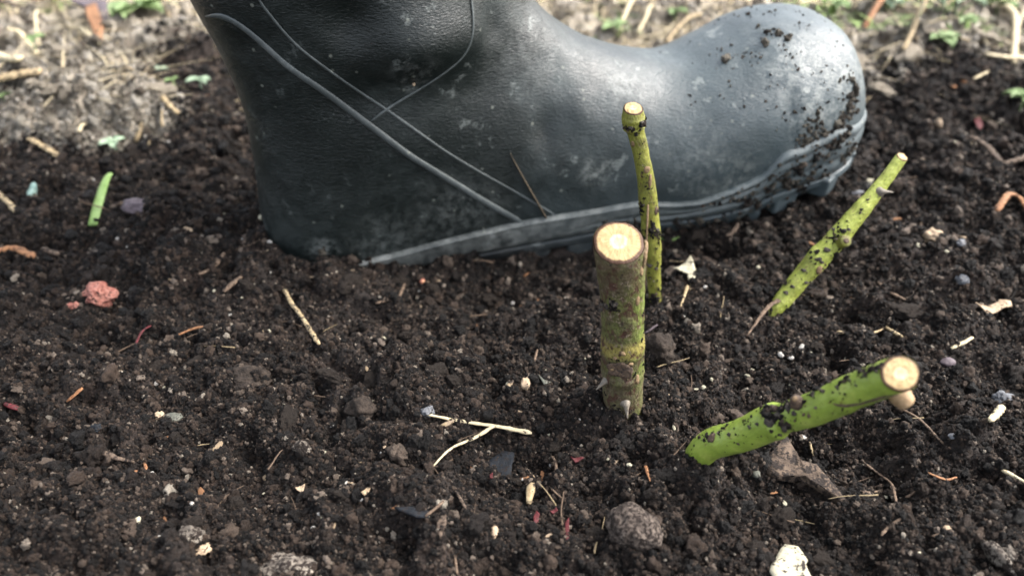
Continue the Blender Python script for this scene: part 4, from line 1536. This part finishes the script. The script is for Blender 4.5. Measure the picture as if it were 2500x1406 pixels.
for k, (nm, lb, ct, pix, wpx, m, kw) in enumerate(TUBES):
    if max(q[1] for q in pix) < 215:
        wpx *= .72
    litter_tube(nm, lb, ct, pix, wpx, m, seed=k, **kw)

STONES = [
    ('stone', 'porous salmon red stone on the dark soil at left', 'stone', 235, 705, 80, 60, SALMON, dict(sink=.42, rough=.8, flat=.8)),
    ('stone', 'dull orange crumbly stone under the salmon red stone', 'stone', 186, 742, 34, 26, SALMON, dict(sink=.5, rough=.9)),
    ('stone', 'rounded soil-covered stone with pale right side at lower middle', 'stone', 1545, 1270, 118, 100, STONE, dict(sink=.30, rough=.38, flat=.85, sub=5)),
    ('stone', 'broad pale half buried stone at the bottom left', 'stone', 700, 1368, 165, 86, PALESTONE, dict(sink=.40, rough=.6, flat=.45, sub=5)),
    ('stone', 'pale crumbly stone above the orange beige chip at lower left', 'stone', 470, 1288, 62, 48, PALESTONE, dict(sink=.42, rough=.8, flat=.5)),
    ('stone', 'orange beige chip at lower left', 'stone', 490, 1330, 52, 34, BEIGE, dict(sink=.42, rough=.8, flat=.4)),
    ('stone', 'grey green flat stone left of centre', 'stone', 428, 1012, 46, 24, GREYST, dict(sink=.35, rough=.4, flat=.6)),
    ('stone', 'small tan stone left of the grey green stone', 'stone', 388, 1006, 24, 24, BEIGE, dict(sink=.4, rough=.7)),
    ('soil_clod', 'broad lighter soil clod below the jointed straw', 'soil clod', 610, 905, 110, 60, DCLOD, dict(sink=.52, rough=.6, flat=.5, sub=5)),
    ('soil_clod', 'crumbly soil clod left of the long straw', 'soil clod', 880, 985, 56, 48, DCLOD, dict(sink=.45, rough=.8)),
    ('soil_clod', 'pale crumbly clod just right of the thick stem', 'soil clod', 1612, 835, 66, 64, DCLOD, dict(sink=.35, rough=.8)),
    ('stone', 'small brown clod in the middle of the lower left', 'stone', 735, 1082, 38, 30, PALESTONE, dict(sink=.5, rough=.8)),
    ('stone', 'long beige bark-like stone at lower right edge', 'stone', 2427, 1318, 40, 110, PALESTONE, dict(sink=.35, rough=.55, flat=.4, turn=.35)),
    ('stone', 'round pale crumbly stone beside the long one at lower right', 'stone', 2460, 1342, 34, 40, PALESTONE, dict(sink=.35, rough=.6)),
    ('stone', 'tiny cream white angular stone at lower left', 'stone', 337, 1268, 15, 20, WHITE, dict(sink=.3, rough=.3, sharp=True)),
    ('stone', 'white and brown mottled stone at lower middle', 'stone', 1207, 1293, 20, 28, BEIGE, dict(sink=.3, rough=.5)),
    ('wood_chip', 'square pinkish cream chip in the middle of the soil', 'wood chip', 1283, 934, 22, 26, BEIGE, dict(sink=.25, rough=.4, sharp=True)),
    ('stone', 'round white pebble right of the thick stem foot', 'pebble', 1717, 946, 15, 13, WHITE, dict(sink=.3, rough=.2)),
    ('stone', 'crumbly beige chip in blurred soil right of the leaning stem', 'stone', 2272, 572, 42, 36, BEIGE, dict(sink=.3, rough=.9)),
    ('shell', 'pale cream shell piece behind the leaning stem', 'shell', 2128, 440, 56, 32, WHITE, dict(sink=.3, rough=.4, flat=.5)),
    ('stone', 'small white pebble tucked behind the leaning stem', 'pebble', 2178, 452, 26, 14, WHITE, dict(sink=.3, rough=.3)),
    ('stone', 'blue grey stone below the cream shell piece', 'stone', 2095, 470, 40, 30, BLUEST, dict(sink=.4, rough=.4)),
    ('stone', 'round blue grey pebble in blurred soil on the right', 'pebble', 2348, 678, 32, 28, BLUEST, dict(sink=.3, rough=.3)),
    ('stone', 'blue grey pebble at the right edge below the beige curl', 'pebble', 2448, 960, 48, 38, BLUEST, dict(sink=.45, rough=.5)),
    ('stone', 'pale blue crumb above the round blue grey pebble', 'pebble', 2345, 590, 26, 18, BLUEST, dict(sink=.3, rough=.5)),
    ('stone', 'small bright blue grey pebble below the pale fuzzy straw', 'pebble', 2325, 1064, 24, 15, BLUEST, dict(sink=.3, rough=.3)),
    ('stone', 'purple grey pebble behind the cut end of the low stem', 'pebble', 2312, 882, 38, 26, PURPLE, dict(sink=.3, rough=.2)),
    ('stone', 'tiny pale pebble left of its twin, above the low stem', 'pebble', 1906, 868, 16, 14, GRIT, dict(sink=.3, rough=.4)),
    ('stone', 'tiny pale pebble right of its twin, above the low stem', 'pebble', 1930, 872, 16, 12, GRIT, dict(sink=.3, rough=.4)),
    ('bead', 'tiny pink and yellow grain against the boot sole', 'grain', 1031, 686, 15, 14, PINK, dict(sink=.2, rough=.3)),
    ('bead', 'tiny tan grain right of the pink grain', 'grain', 1072, 688, 14, 10, BEIGE, dict(sink=.2, rough=.3)),
    ('stone', 'white speckled bluish pebble above the long straw', 'pebble', 1042, 998, 30, 26, BLUEST, dict(sink=.4, rough=.7)),
    ('grit_clump', 'teal crumb on the dark soil at far left', 'crumb', 82, 462, 24, 34, TEAL, dict(sink=.3, rough=.6)),
    ('stone', 'navy blue crumb in the lower left soil', 'crumb', 236, 1042, 24, 20, NAVY, dict(sink=.3, rough=.7)),
    ('stone', 'tiny snail-like round stone below the low green stem', 'pebble', 1846, 1152, 20, 20, GREYST, dict(sink=.4, rough=.2)),
    ('stone', 'pale yellow chip on the thin branching root', 'wood chip', 2162, 1210, 14, 14, WHITE, dict(sink=.25, rough=.5, sharp=True)),
    ('stone', 'tiny white crumb pair under the low green stem joint', 'crumb', 1960, 1068, 16, 13, GRIT, dict(sink=.3, rough=.8)),
    ('stone', 'tan curled chip beside the hole at lower right', 'chip', 2310, 1287, 20, 14, BEIGE, dict(sink=.3, rough=.5)),
    ('stone', 'small orange pebble high on the right', 'pebble', 2352, 198, 14, 12, ORANGE, dict(sink=.3, rough=.3)),
    ('stone', 'pale orange chip in the soil right of the toe', 'chip', 2290, 298, 16, 26, BEIGE, dict(sink=.3, rough=.5)),
    ('stone', 'white pebble touching the back of the heel', 'pebble', 640, 530, 15, 15, WHITE, dict(sink=.2, rough=.3)),
    ('stone', 'grey white pebble at the base of the heel', 'pebble', 657, 592, 18, 14, GRIT, dict(sink=.2, rough=.3)),
    ('stone', 'cream pebble where the boot sole leaves the soil', 'pebble', 893, 672, 20, 14, WHITE, dict(sink=.2, rough=.4)),
    ('leaf_scrap', 'small orange brown scrap left of the green blade', 'scrap', 232, 482, 36, 22, ORANGE, dict(sink=.3, rough=.5, flat=.5)),
    ('stone', 'purple grey patchy stone right of the green blade', 'stone', 350, 495, 90, 36, PURPLE, dict(sink=.45, rough=.7, flat=.35)),
    ('stone', 'pale crumbly clump beneath the green blade', 'stone', 245, 608, 66, 30, PALESTONE, dict(sink=.5, rough=.9, flat=.5)),
    ('stone', 'tan speck chip at the left of the curved root', 'chip', 425, 560, 36, 16, BEIGE, dict(sink=.4, rough=.7, flat=.5)),
    ('stone', 'pale stone low in front of the cream shard', 'pebble', 2240, 1347, 17, 10, WHITE, dict(sink=.3, rough=.4)),
]
for k, (nm, lb, ct, px, py, wp, hp, m, kw) in enumerate(STONES):
    litter_stone(nm, lb, ct, px, py, wp, hp, m, seed=k + 1, **kw)

NAVY.node_tree.nodes['Principled BSDF'].inputs['Specular IOR Level'].default_value = .15
FLAKES = [
    ('bark_strip', 'large flat brown bark strip below the low green stem', 'bark', [(1872, 1124), (1905, 1128), (1945, 1150), (1985, 1166), (2030, 1202), (2088, 1242), (2080, 1256), (2030, 1232), (1985, 1205), (1940, 1192), (1900, 1188), (1874, 1165)], cmat('flat_bark', (.022, .015, .011), (.10, .072, .052), 230, .85, (SOILSPOT, 330, .50), bs=1, bd=.002), dict(th=.0030, curl=.12, lift=.0016)),
    ('shell_shard', 'large cream white speckled shard at the bottom edge', 'shard', [(1912, 1338), (1940, 1362), (1968, 1385), (1960, 1400), (1978, 1440), (1900, 1450), (1876, 1402), (1888, 1372)], WHITE, dict(th=.0012, curl=.1, tilt=.25, lift=.003)),
    ('leaf_scrap', 'white curled leaf scrap behind the thick stem', 'leaf scrap', [(1642, 676), (1655, 666), (1680, 668), (1698, 680), (1695, 696), (1684, 699), (1680, 686), (1662, 677)], WHITE, dict(th=.0006, curl=.6, lift=.002)),
    ('leaf_scrap', 'beige curled leaf scrap at the right', 'leaf scrap', [(2372, 757), (2398, 762), (2424, 766), (2432, 752), (2462, 752), (2466, 766), (2440, 776), (2404, 776)], BEIGE, dict(th=.0010, curl=.4, lift=.002)),
    ('slate_flake', 'dark blue black slate flake in the lower middle', 'slate flake', [(965, 1272), (992, 1248), (1035, 1232), (1050, 1248), (1046, 1272), (1020, 1286), (990, 1292)], NAVY, dict(th=.0012, curl=.15, lift=.0022, tilt=.2)),
    ('slate_flake', 'faint dark slate patch beneath the two crossed straws', 'slate flake', [(1190, 1130), (1230, 1116), (1255, 1135), (1248, 1168), (1215, 1175), (1188, 1160)], NAVY, dict(th=.0010, curl=.1, lift=-.0012)),
    ('petal', 'bright crimson petal bit at lower middle', 'petal bit', [(1302, 1272), (1310, 1258), (1317, 1268), (1314, 1282), (1304, 1284)], REDB, dict(lift=.002, curl=.6)),
    ('petal', 'crimson petal bit right of the brighter one', 'petal bit', [(1342, 1258), (1356, 1248), (1362, 1258), (1350, 1265)], REDB, dict(lift=.002, curl=.6)),
    ('petal', 'dull red petal scrap by the soil-covered stone', 'petal bit', [(1378, 1300), (1388, 1292), (1390, 1312), (1382, 1325)], REDB, dict(lift=.0018, curl=.4)),
    ('petal', 'dark red petal scrap left below the low stem', 'petal bit', [(1392, 1122), (1418, 1118), (1424, 1136), (1404, 1142)], REDB, dict(lift=.0012, curl=.4)),
    ('petal', 'small red petal speck between crossed straws and slate', 'petal bit', [(1196, 1165), (1203, 1162), (1204, 1178), (1197, 1180)], REDB, dict(lift=.0022, curl=.4)),
    ('petal', 'blurred red petal in the soil right of the toe', 'petal bit', [(2374, 300), (2388, 296), (2394, 325), (2384, 340), (2372, 325)], REDB, dict(lift=.003, curl=.4)),
    ('leaf_scrap', 'gold edged seed husk in the lower left middle', 'husk', [(722, 1200), (735, 1196), (750, 1202), (740, 1210), (726, 1210)], BEIGE, dict(lift=.002, curl=.6)),
    ('leaf_scrap', 'small brown leaf scrap left of the pinkish chip', 'leaf scrap', [(1236, 950), (1252, 936), (1254, 944), (1242, 957)], LEAF, dict(lift=.0015)),
    ('leaf_scrap', 'grey leaf scrap right of the pinkish chip', 'leaf scrap', [(1312, 926), (1328, 932), (1344, 944), (1328, 944)], GREYST, dict(lift=.0015)),
    ('leaf_scrap', 'pale brown leaf scrap left of the slate flake', 'leaf scrap', [(885, 1222), (898, 1196), (907, 1190), (902, 1212), (893, 1232)], LEAF, dict(lift=.0018, curl=.5)),
    ('bark_flake', 'dull reddish bark flake below the slate flake', 'bark flake', [(1068, 1265), (1090, 1268), (1092, 1300), (1075, 1322), (1066, 1300)], TWIG, dict(lift=.0015)),
    ('leaf_scrap', 'purplish brown dead leaf at the top left', 'leaf', [(150, 22), (190, 14), (240, 22), (272, 38), (262, 55), (215, 42), (170, 40)], PURPLE, dict(th=.001, lift=.006, curl=.5)),
    ('leaf_scrap', 'orange brown dead leaf under the purplish leaf at top left', 'leaf', [(222, 62), (246, 52), (258, 80), (240, 102), (224, 90)], ORANGE, dict(th=.001, lift=.006, curl=.5)),
    ('leaf_scrap', 'small fallen green leaf below the boot sole by the thin stem', 'leaf', [(1612, 590), (1635, 586), (1658, 596), (1640, 603), (1618, 599)], BLADE, dict(lift=.001, curl=.3)),
]
for k, (nm, lb, ct, outl, m, kw) in enumerate(FLAKES):
    litter_flake(nm, lb, ct, outl, m, seed=k, **kw)

rn = np.random.RandomState(31)
NP_, NS_ = [], []
for x, y, rad, z, dens in NEST:
    if y > .6:
        continue
    for _ in range(int(max(3, min(90, rad * 9000)) * dens)):
        an = rn.rand() * 6.283
        rr = rad * (.62 + .6 * rn.rand())
        qx, qy = x + math.cos(an) * rr, y + math.sin(an) * rr
        hz = height(qx, qy)
        k = max(0, 1 - abs(rr / rad - .7) * 1.6)
        NP_.append((qx, qy, hz + max(0, (z - hz)) * k * .55)); NS_.append(.00055 * math.exp(rn.randn() * .4))
scatter('banked_soil_crumbs', NP_, NS_, CR, 12, 'dark crumbs of soil banked against the stones and litter', 'soil')

# the cut green blade standing a little out of the soil
gp0, gp1 = G(230, 562), G(278, 455)
gpath, grad_ = spline([(gp0 + Vector((0, 0, .003)), .0026), (gp0.lerp(gp1, .4) + Vector((0, 0, .007)), .0028), (gp0.lerp(gp1, .8) + Vector((0, 0, .009)), .0022), (gp1 + Vector((0, 0, .008)), .0016)], 24)
tag(tube_obj('grass_blade', gpath, [r * .95 for r in grad_], BLADE, seg=10, flat=.35), 'bright green cut grass blade lying left of the heel', 'grass blade')
# a faded blade leaning on the boot
bpth = [on_boot(*q) for q in [(1245, 372), (1262, 405), (1290, 455), (1310, 490), (1332, 528)]]
bpth = [p + n * .0006 for p, n in bpth]
bq, br_ = spline([(q, r) for q, r in zip(bpth, (.0002, .0008, .0013, .0017, .0019))], 20)
tag(tube_obj('grass_blade', bq, br_, cmat('faded_blade', (.040, .032, .022), (.085, .066, .045), 500, .8), seg=8, flat=.25), 'faded brown blade stuck to the side of the boot above its sole', 'grass blade')
for px, py, w_, m, lb in [(1010, 205, 8, BEIGE, 'tiny pinkish grain stuck on the boot under the curved seam'), (1308, 578, 15, BEIGE, 'tan crumb of dirt stuck on the boot sole band')]:
    p, n = on_boot(px, py)
    vs, fs = bmesh_ico(2)
    A = np.array([list(v) for v in vs]); A = A * (1 + fbm3(A * 1.6, 2) * .7)[:, None] * px2m(w_ / 2, p)
    tag(link('grain', mesh_from('grain', A, fs), m, loc=p + n * .0004), lb, 'grain')


# ------------------------------------------------------------------ weeds behind
def seedling(label, px, py, wpx, m, n=4, hgt=.010, seed=0, name='seedling', cat='seedling', group=None):
    rnd = random.Random(seed)
    b = G(px, py)
    o = empty(name, b)
    tag(o, label, cat, group)
    size = px2m(wpx, b)
    v, f, uv = sweep([b + Vector((0, 0, -.003)), b + Vector((0, 0, hgt * .5)), b + Vector((.0003, 0, hgt))], [.0007, .0006, .0005], 8)
    link('stalk', mesh_from('stalk', [q - b for q in v], f, uv), m, o)
    for k in range(n):
        an = k * 6.283 / n + rnd.random()
        d = Vector((math.cos(an), math.sin(an), .25 + .3 * rnd.random()))
        s_ = Vector((-math.sin(an), math.cos(an), 0))
        L = size * (.5 + .3 * rnd.random())
        Wd = L * (.32 + .15 * rnd.random())
        vs, fs = [], []
        U, Vn = 9, 7
        for side in (0, 1):
            for i in range(U):
                t = i / (U - 1)
                for j in range(Vn):
                    q = (j / (Vn - 1) - .5) * 2
                    w_ = Wd * math.sin(math.pi * min(.98, t * .92 + .05)) ** .7
                    p = Vector((0, 0, hgt)) + d * L * t + s_ * q * w_ + Vector((0, 0, L * (.18 * q * q - .45 * t * t)))
                    p.z -= side * .0003
                    vs.append(p)
        K = U * Vn
        for i in range(U - 1):
            for j in range(Vn - 1):
                a_ = i * Vn + j
                fs.append((a_, a_ + 1, a_ + Vn + 1, a_ + Vn)); fs.append((K + a_, K + a_ + Vn, K + a_ + Vn + 1, K + a_ + 1))
        ring = [i for i in range(Vn)] + [i * Vn + Vn - 1 for i in range(1, U)] + [(U - 1) * Vn + j for j in range(Vn - 2, -1, -1)] + [i * Vn for i in range(U - 2, 0, -1)]
        for i in range(len(ring)):
            a_, c_ = ring[i], ring[(i + 1) % len(ring)]
            fs.append((a_, K + a_, K + c_, c_))
        link('leaf', mesh_from('leaf', vs, fs), m, o)
    return o


WEEDS = [
    ('pale green sprout on the edge of the clay left of the heel', 285, 372, 46, LEAFP, 4, .006),
    ('small grey green sprout in the dark compost patch', 392, 192, 30, LEAFP, 3, .006),
    ('yellow green sprout tip between two pale clods', 430, 232, 30, LEAFG, 2, .010),
    ('pale green sprout close to the back of the boot', 492, 222, 42, LEAFP, 4, .007),
    ('bright green low weed at the top left behind the leaf', 330, 40, 105, LEAFG, 7, .006),
    ('green sprout tip among the straws at upper left', 92, 138, 40, LEAFG, 3, .012),
    ('tiny dark green sprout at the left edge', 12, 250, 40, LEAFG, 3, .004),
    ('small green seedling behind the dip of the boot', 1645, 62, 50, LEAFG, 5, .010),
    ('low green seedling against the instep', 1500, 85, 60, LEAFG, 4, .006),
    ('bright green sprout just above the toe tip', 2035, 45, 60, LEAFG, 5, .012),
    ('grey green weed right of the toe at the top', 2150, 40, 66, LEAFP, 5, .014),
    ('large grey green leafy weed on a grey stick', 2240, 60, 80, LEAFP, 6, .020),
    ('leafy pale green weed at the top, right of the large one', 2330, 45, 80, LEAFP, 6, .014),
    ('bright green sprout under the leafy weeds at upper right', 2352, 75, 44, LEAFG, 4, .008),
    ('dark green flat seedling below the upper right weeds', 2300, 105, 60, LEAFG, 4, .003),
    ('bright green seedling at the right edge', 2490, 268, 66, LEAFG, 5, .008),
    ('green sprout at the top right corner', 2430, 40, 60, LEAFG, 4, .010),
    ('yellow green weed tuft at the very top right of centre', 2400, 10, 70, LEAFG, 6, .012),
]
for k, (lb, px, py, wp, m, n, hg) in enumerate(WEEDS):
    seedling(lb, px, py, wp, m, n, hg, seed=k)


# ------------------------------------------------------------------ repeats: one of each kind is built, then copied
def copy_to(o, loc, rz, sc, label, group, cat):
    c = o.copy()
    COL.objects.link(c)
    c.location = loc
    c.rotation_euler = rz
    c.scale = sc
    tag(c, label, cat, group)
    return c


def proto_stone(name, m, seed, sub=3, rough=.5):
    vs, fs = bmesh_ico(sub)
    A = np.array([list(v) for v in vs])
    A = A * (1 + fbm3(A * 1.1 + seed * 3.7, 2, 0) * rough * 1.2 + fbm3(A * 4 + seed, 3, 1) * rough * .5)[:, None]
    return bpy.data.objects.new(name, mesh_from(name, A, fs)), m


def spread(name, mats, label, cat, group, spots, size, flat=(.5, .9), stretch=(1, 1.6), seed=0, sink=.2, sub=3, rough=.5):
    r = random.Random(seed)
    protos = []
    for k in range(3 * len(mats)):
        o, _ = proto_stone(name, None, seed + k, sub, rough)
        o.data.materials.append(mats[k % len(mats)])
        protos.append(o)
    for (x, y) in spots:
        s_ = size(x, y) * min(1.7, math.exp(r.gauss(0, .35)))
        st_ = r.uniform(*stretch)
        fl_ = r.uniform(*flat)
        copy_to(r.choice(protos), (x, y, height(x, y) + s_ * fl_ * (1 - 2 * sink)), (r.uniform(-.4, .4), r.uniform(-.4, .4), r.uniform(0, 6.28)), (s_ * st_, s_, s_ * fl_), label, group, cat)
    for o in protos:
        bpy.data.objects.remove(o)


def spots_in(n, y0, y1, seed, cond=None):
    r = random.Random(seed)
    out = []
    while len(out) < n:
        y = r.uniform(y0, y1)
        x = r.uniform(-1, 1) * (.01 + y * .57)
        if in_boot_foot(np.array([x]), np.array([y]))[0]:
            continue
        if cond and not cond(x, y):
            continue
        out.append((x, y))
    return out


cm = lambda x, y: float(clay_mask(np.array([x]), np.array([y]))[0])
soil_only = lambda x, y: cm(x, y) < .3
clay_only = lambda x, y: cm(x, y) > .45
spread('grit_grain', [GRIT, WHITE], 'tiny pale grit grain on the dark soil', 'grit grain', 'pale grit grains scattered over the dark soil', spots_in(190, .185, .52, 1, soil_only), lambda x, y: .00062 + .0006 * max(0, y - .3), seed=10)
spread('bark_crumb', [BEIGE, ORANGE, LEAF], 'small tan or orange bark crumb on the dark soil', 'bark crumb', 'bark crumbs scattered over the dark soil', spots_in(130, .185, .56, 2, soil_only), lambda x, y: .0009 + .001 * max(0, y - .3), flat=(.2, .5), stretch=(1.2, 2.8), seed=20)
spread('soil_clod', [DCLOD], 'dark crumbly lump of compost on the soil', 'soil clod', 'dark lumps of compost on the soil', spots_in(110, .185, .60, 3, soil_only), lambda x, y: .0024 + .004 * max(0, y - .3), seed=30, sink=.35, sub=4, rough=.8)
spread('clay_clod', [CLOD], 'pale dry clay clod on the ground behind the boot', 'clay clod', 'pale clay clods behind the boot', spots_in(120, .50, .88, 4, clay_only), lambda x, y: .0065, seed=40, sink=.35, sub=4, rough=.8, stretch=(1, 1.9), flat=(.45, .8))


def spread_straws(n, label, cat, group, cond, y0, y1, ln, rad, mats, seed, lift=.002, name='straw'):
    r = random.Random(seed)
    protos = []
    for k in range(9):
        L = 1.0
        pts = [Vector((-L / 2 + L * i / 10, .02 * math.sin(i * .5 + k) * (k % 3), .02 * math.sin(i * .31 * (k % 4)))) for i in range(11)]
        v, f, uv = sweep(pts, [.5 * rad / ln * (1 - .06 * i) for i in range(11)], 7, rough=.3, flat=.6, seed=k)
        o = bpy.data.objects.new(name, mesh_from(name, v, f, uv))
        o.data.materials.append(mats[k % len(mats)])
        protos.append(o)
    for (x, y) in spots_in(n, y0, y1, seed + 50, cond):
        s_ = ln * math.exp(r.gauss(0, .35))
        copy_to(r.choice(protos), (x, y, height(x, y) + lift), (r.uniform(-.2, .2), r.uniform(-.25, .25), r.uniform(0, 3.14)), (s_, s_, s_), label, group, cat)
    for o in protos:
        bpy.data.objects.remove(o)


spread_straws(230, 'dry straw lying among the pale clods behind the boot', 'straw', 'dry straws on the clay behind the boot', clay_only, .50, .95, 0.028, .0014, [STRAW, STRAW_W, STRAW_W], 7, .003)
spread_straws(70, 'hair-thin brown rootlet on the dark soil', 'rootlet', 'thin rootlets in the dark soil', soil_only, .185, .50, .012, .0005, [ROOT, STRAW, ROOT], 8, .0012, 'rootlet')


# ------------------------------------------------------------------ rough grass farther off
def grass_patch(name, n, seed, yfun, flatness, Lr, wr, label, m, cond=None):
    r = np.random.RandomState(seed)
    y = yfun(r, n); x = r.uniform(-1, 1, n) * (.10 + y * .68)
    k = np.ones(n, bool) if cond is None else cond(x, y, r)
    x, y = x[k], y[k]; n = len(x)
    h = heights(x, y)
    L = Lr[0] + (Lr[1] - Lr[0]) * r.rand(n) ** 1.5
    an = r.rand(n) * 6.28; ln = r.uniform(.3, 1.2, n) * flatness
    up = np.clip(1.2 - ln * .5, .12, 1) if flatness > 1 else np.ones(n)
    wdt = wr[0] + (wr[1] - wr[0]) * r.rand(n)
    dx, dy = np.cos(an), np.sin(an)
    base = np.stack([x, y, h - .001], -1)
    side = np.stack([-dy, dx, np.zeros(n)], -1) * wdt[:, None]
    d1 = np.stack([dx * ln * .4, dy * ln * .4, up], -1) * (L * .55)[:, None]
    d2 = np.stack([dx * ln * 1.1, dy * ln * 1.1, up * .75], -1) * L[:, None]
    V = np.stack([base - side, base + side, base + d1 + side * .7, base + d1 - side * .7, base + d2], 1)
    me = bpy.data.meshes.new(name)
    me.vertices.add(n * 5); me.vertices.foreach_set('co', V.astype(np.float32).ravel())
    b = np.arange(n)[:, None] * 5
    loops = np.concatenate([b + np.array([0, 1, 2, 3]), b + np.array([3, 2, 4])], 1)
    me.loops.add(n * 7); me.loops.foreach_set('vertex_index', loops.astype(np.int32).ravel())
    me.polygons.add(n * 2)
    st_ = (np.arange(n)[:, None] * 7 + np.array([0, 4])).ravel()
    me.polygons.foreach_set('loop_start', st_.astype(np.int32))
    me.update(calc_edges=True)
    tag(link(name, me, m), label, 'grass', kind='stuff')


grass_patch('grass', 12000, 21, lambda r, n: .84 + 2.6 * r.rand(n) ** 1.6, .9, (.012, .045), (.0008, .002), 'short straw and green grass on the rough ground far behind the boot',
            cmat('rough_grass', (.07, .12, .025), (.34, .29, .16), 14, .7))
grass_patch('dry_grass', 13000, 22, lambda r, n: .50 + .42 * r.rand(n) ** .8, 2.6, (.008, .034), (.0003, .0010), 'fine dead grass fibres matted over the pale clay behind the boot',
            cmat('dead_grass', (.20, .15, .085), (.52, .45, .30), 40, .8),
            lambda x, y, r: (clay_mask(x, y) > .5) & ((fbm2(x * 22, y * 22, 2, 3) + .30 * sst(.60, .78, y)) > r.rand(len(x)) * .22))
grass_patch('green_cover', 6500, 23, lambda r, n: .64 + .25 * r.rand(n) ** .8, 1.4, (.006, .020), (.0008, .0022), 'soft green blades in patches at the top of the photo',
            cmat('soft_green', (.09, .17, .035), (.26, .34, .13), 40, .7),
            lambda x, y, r: (clay_mask(x, y) > .4) & (fbm2(x * 16 + 2, y * 16, 2, 5) > .10 - .22 * (x > .22)))
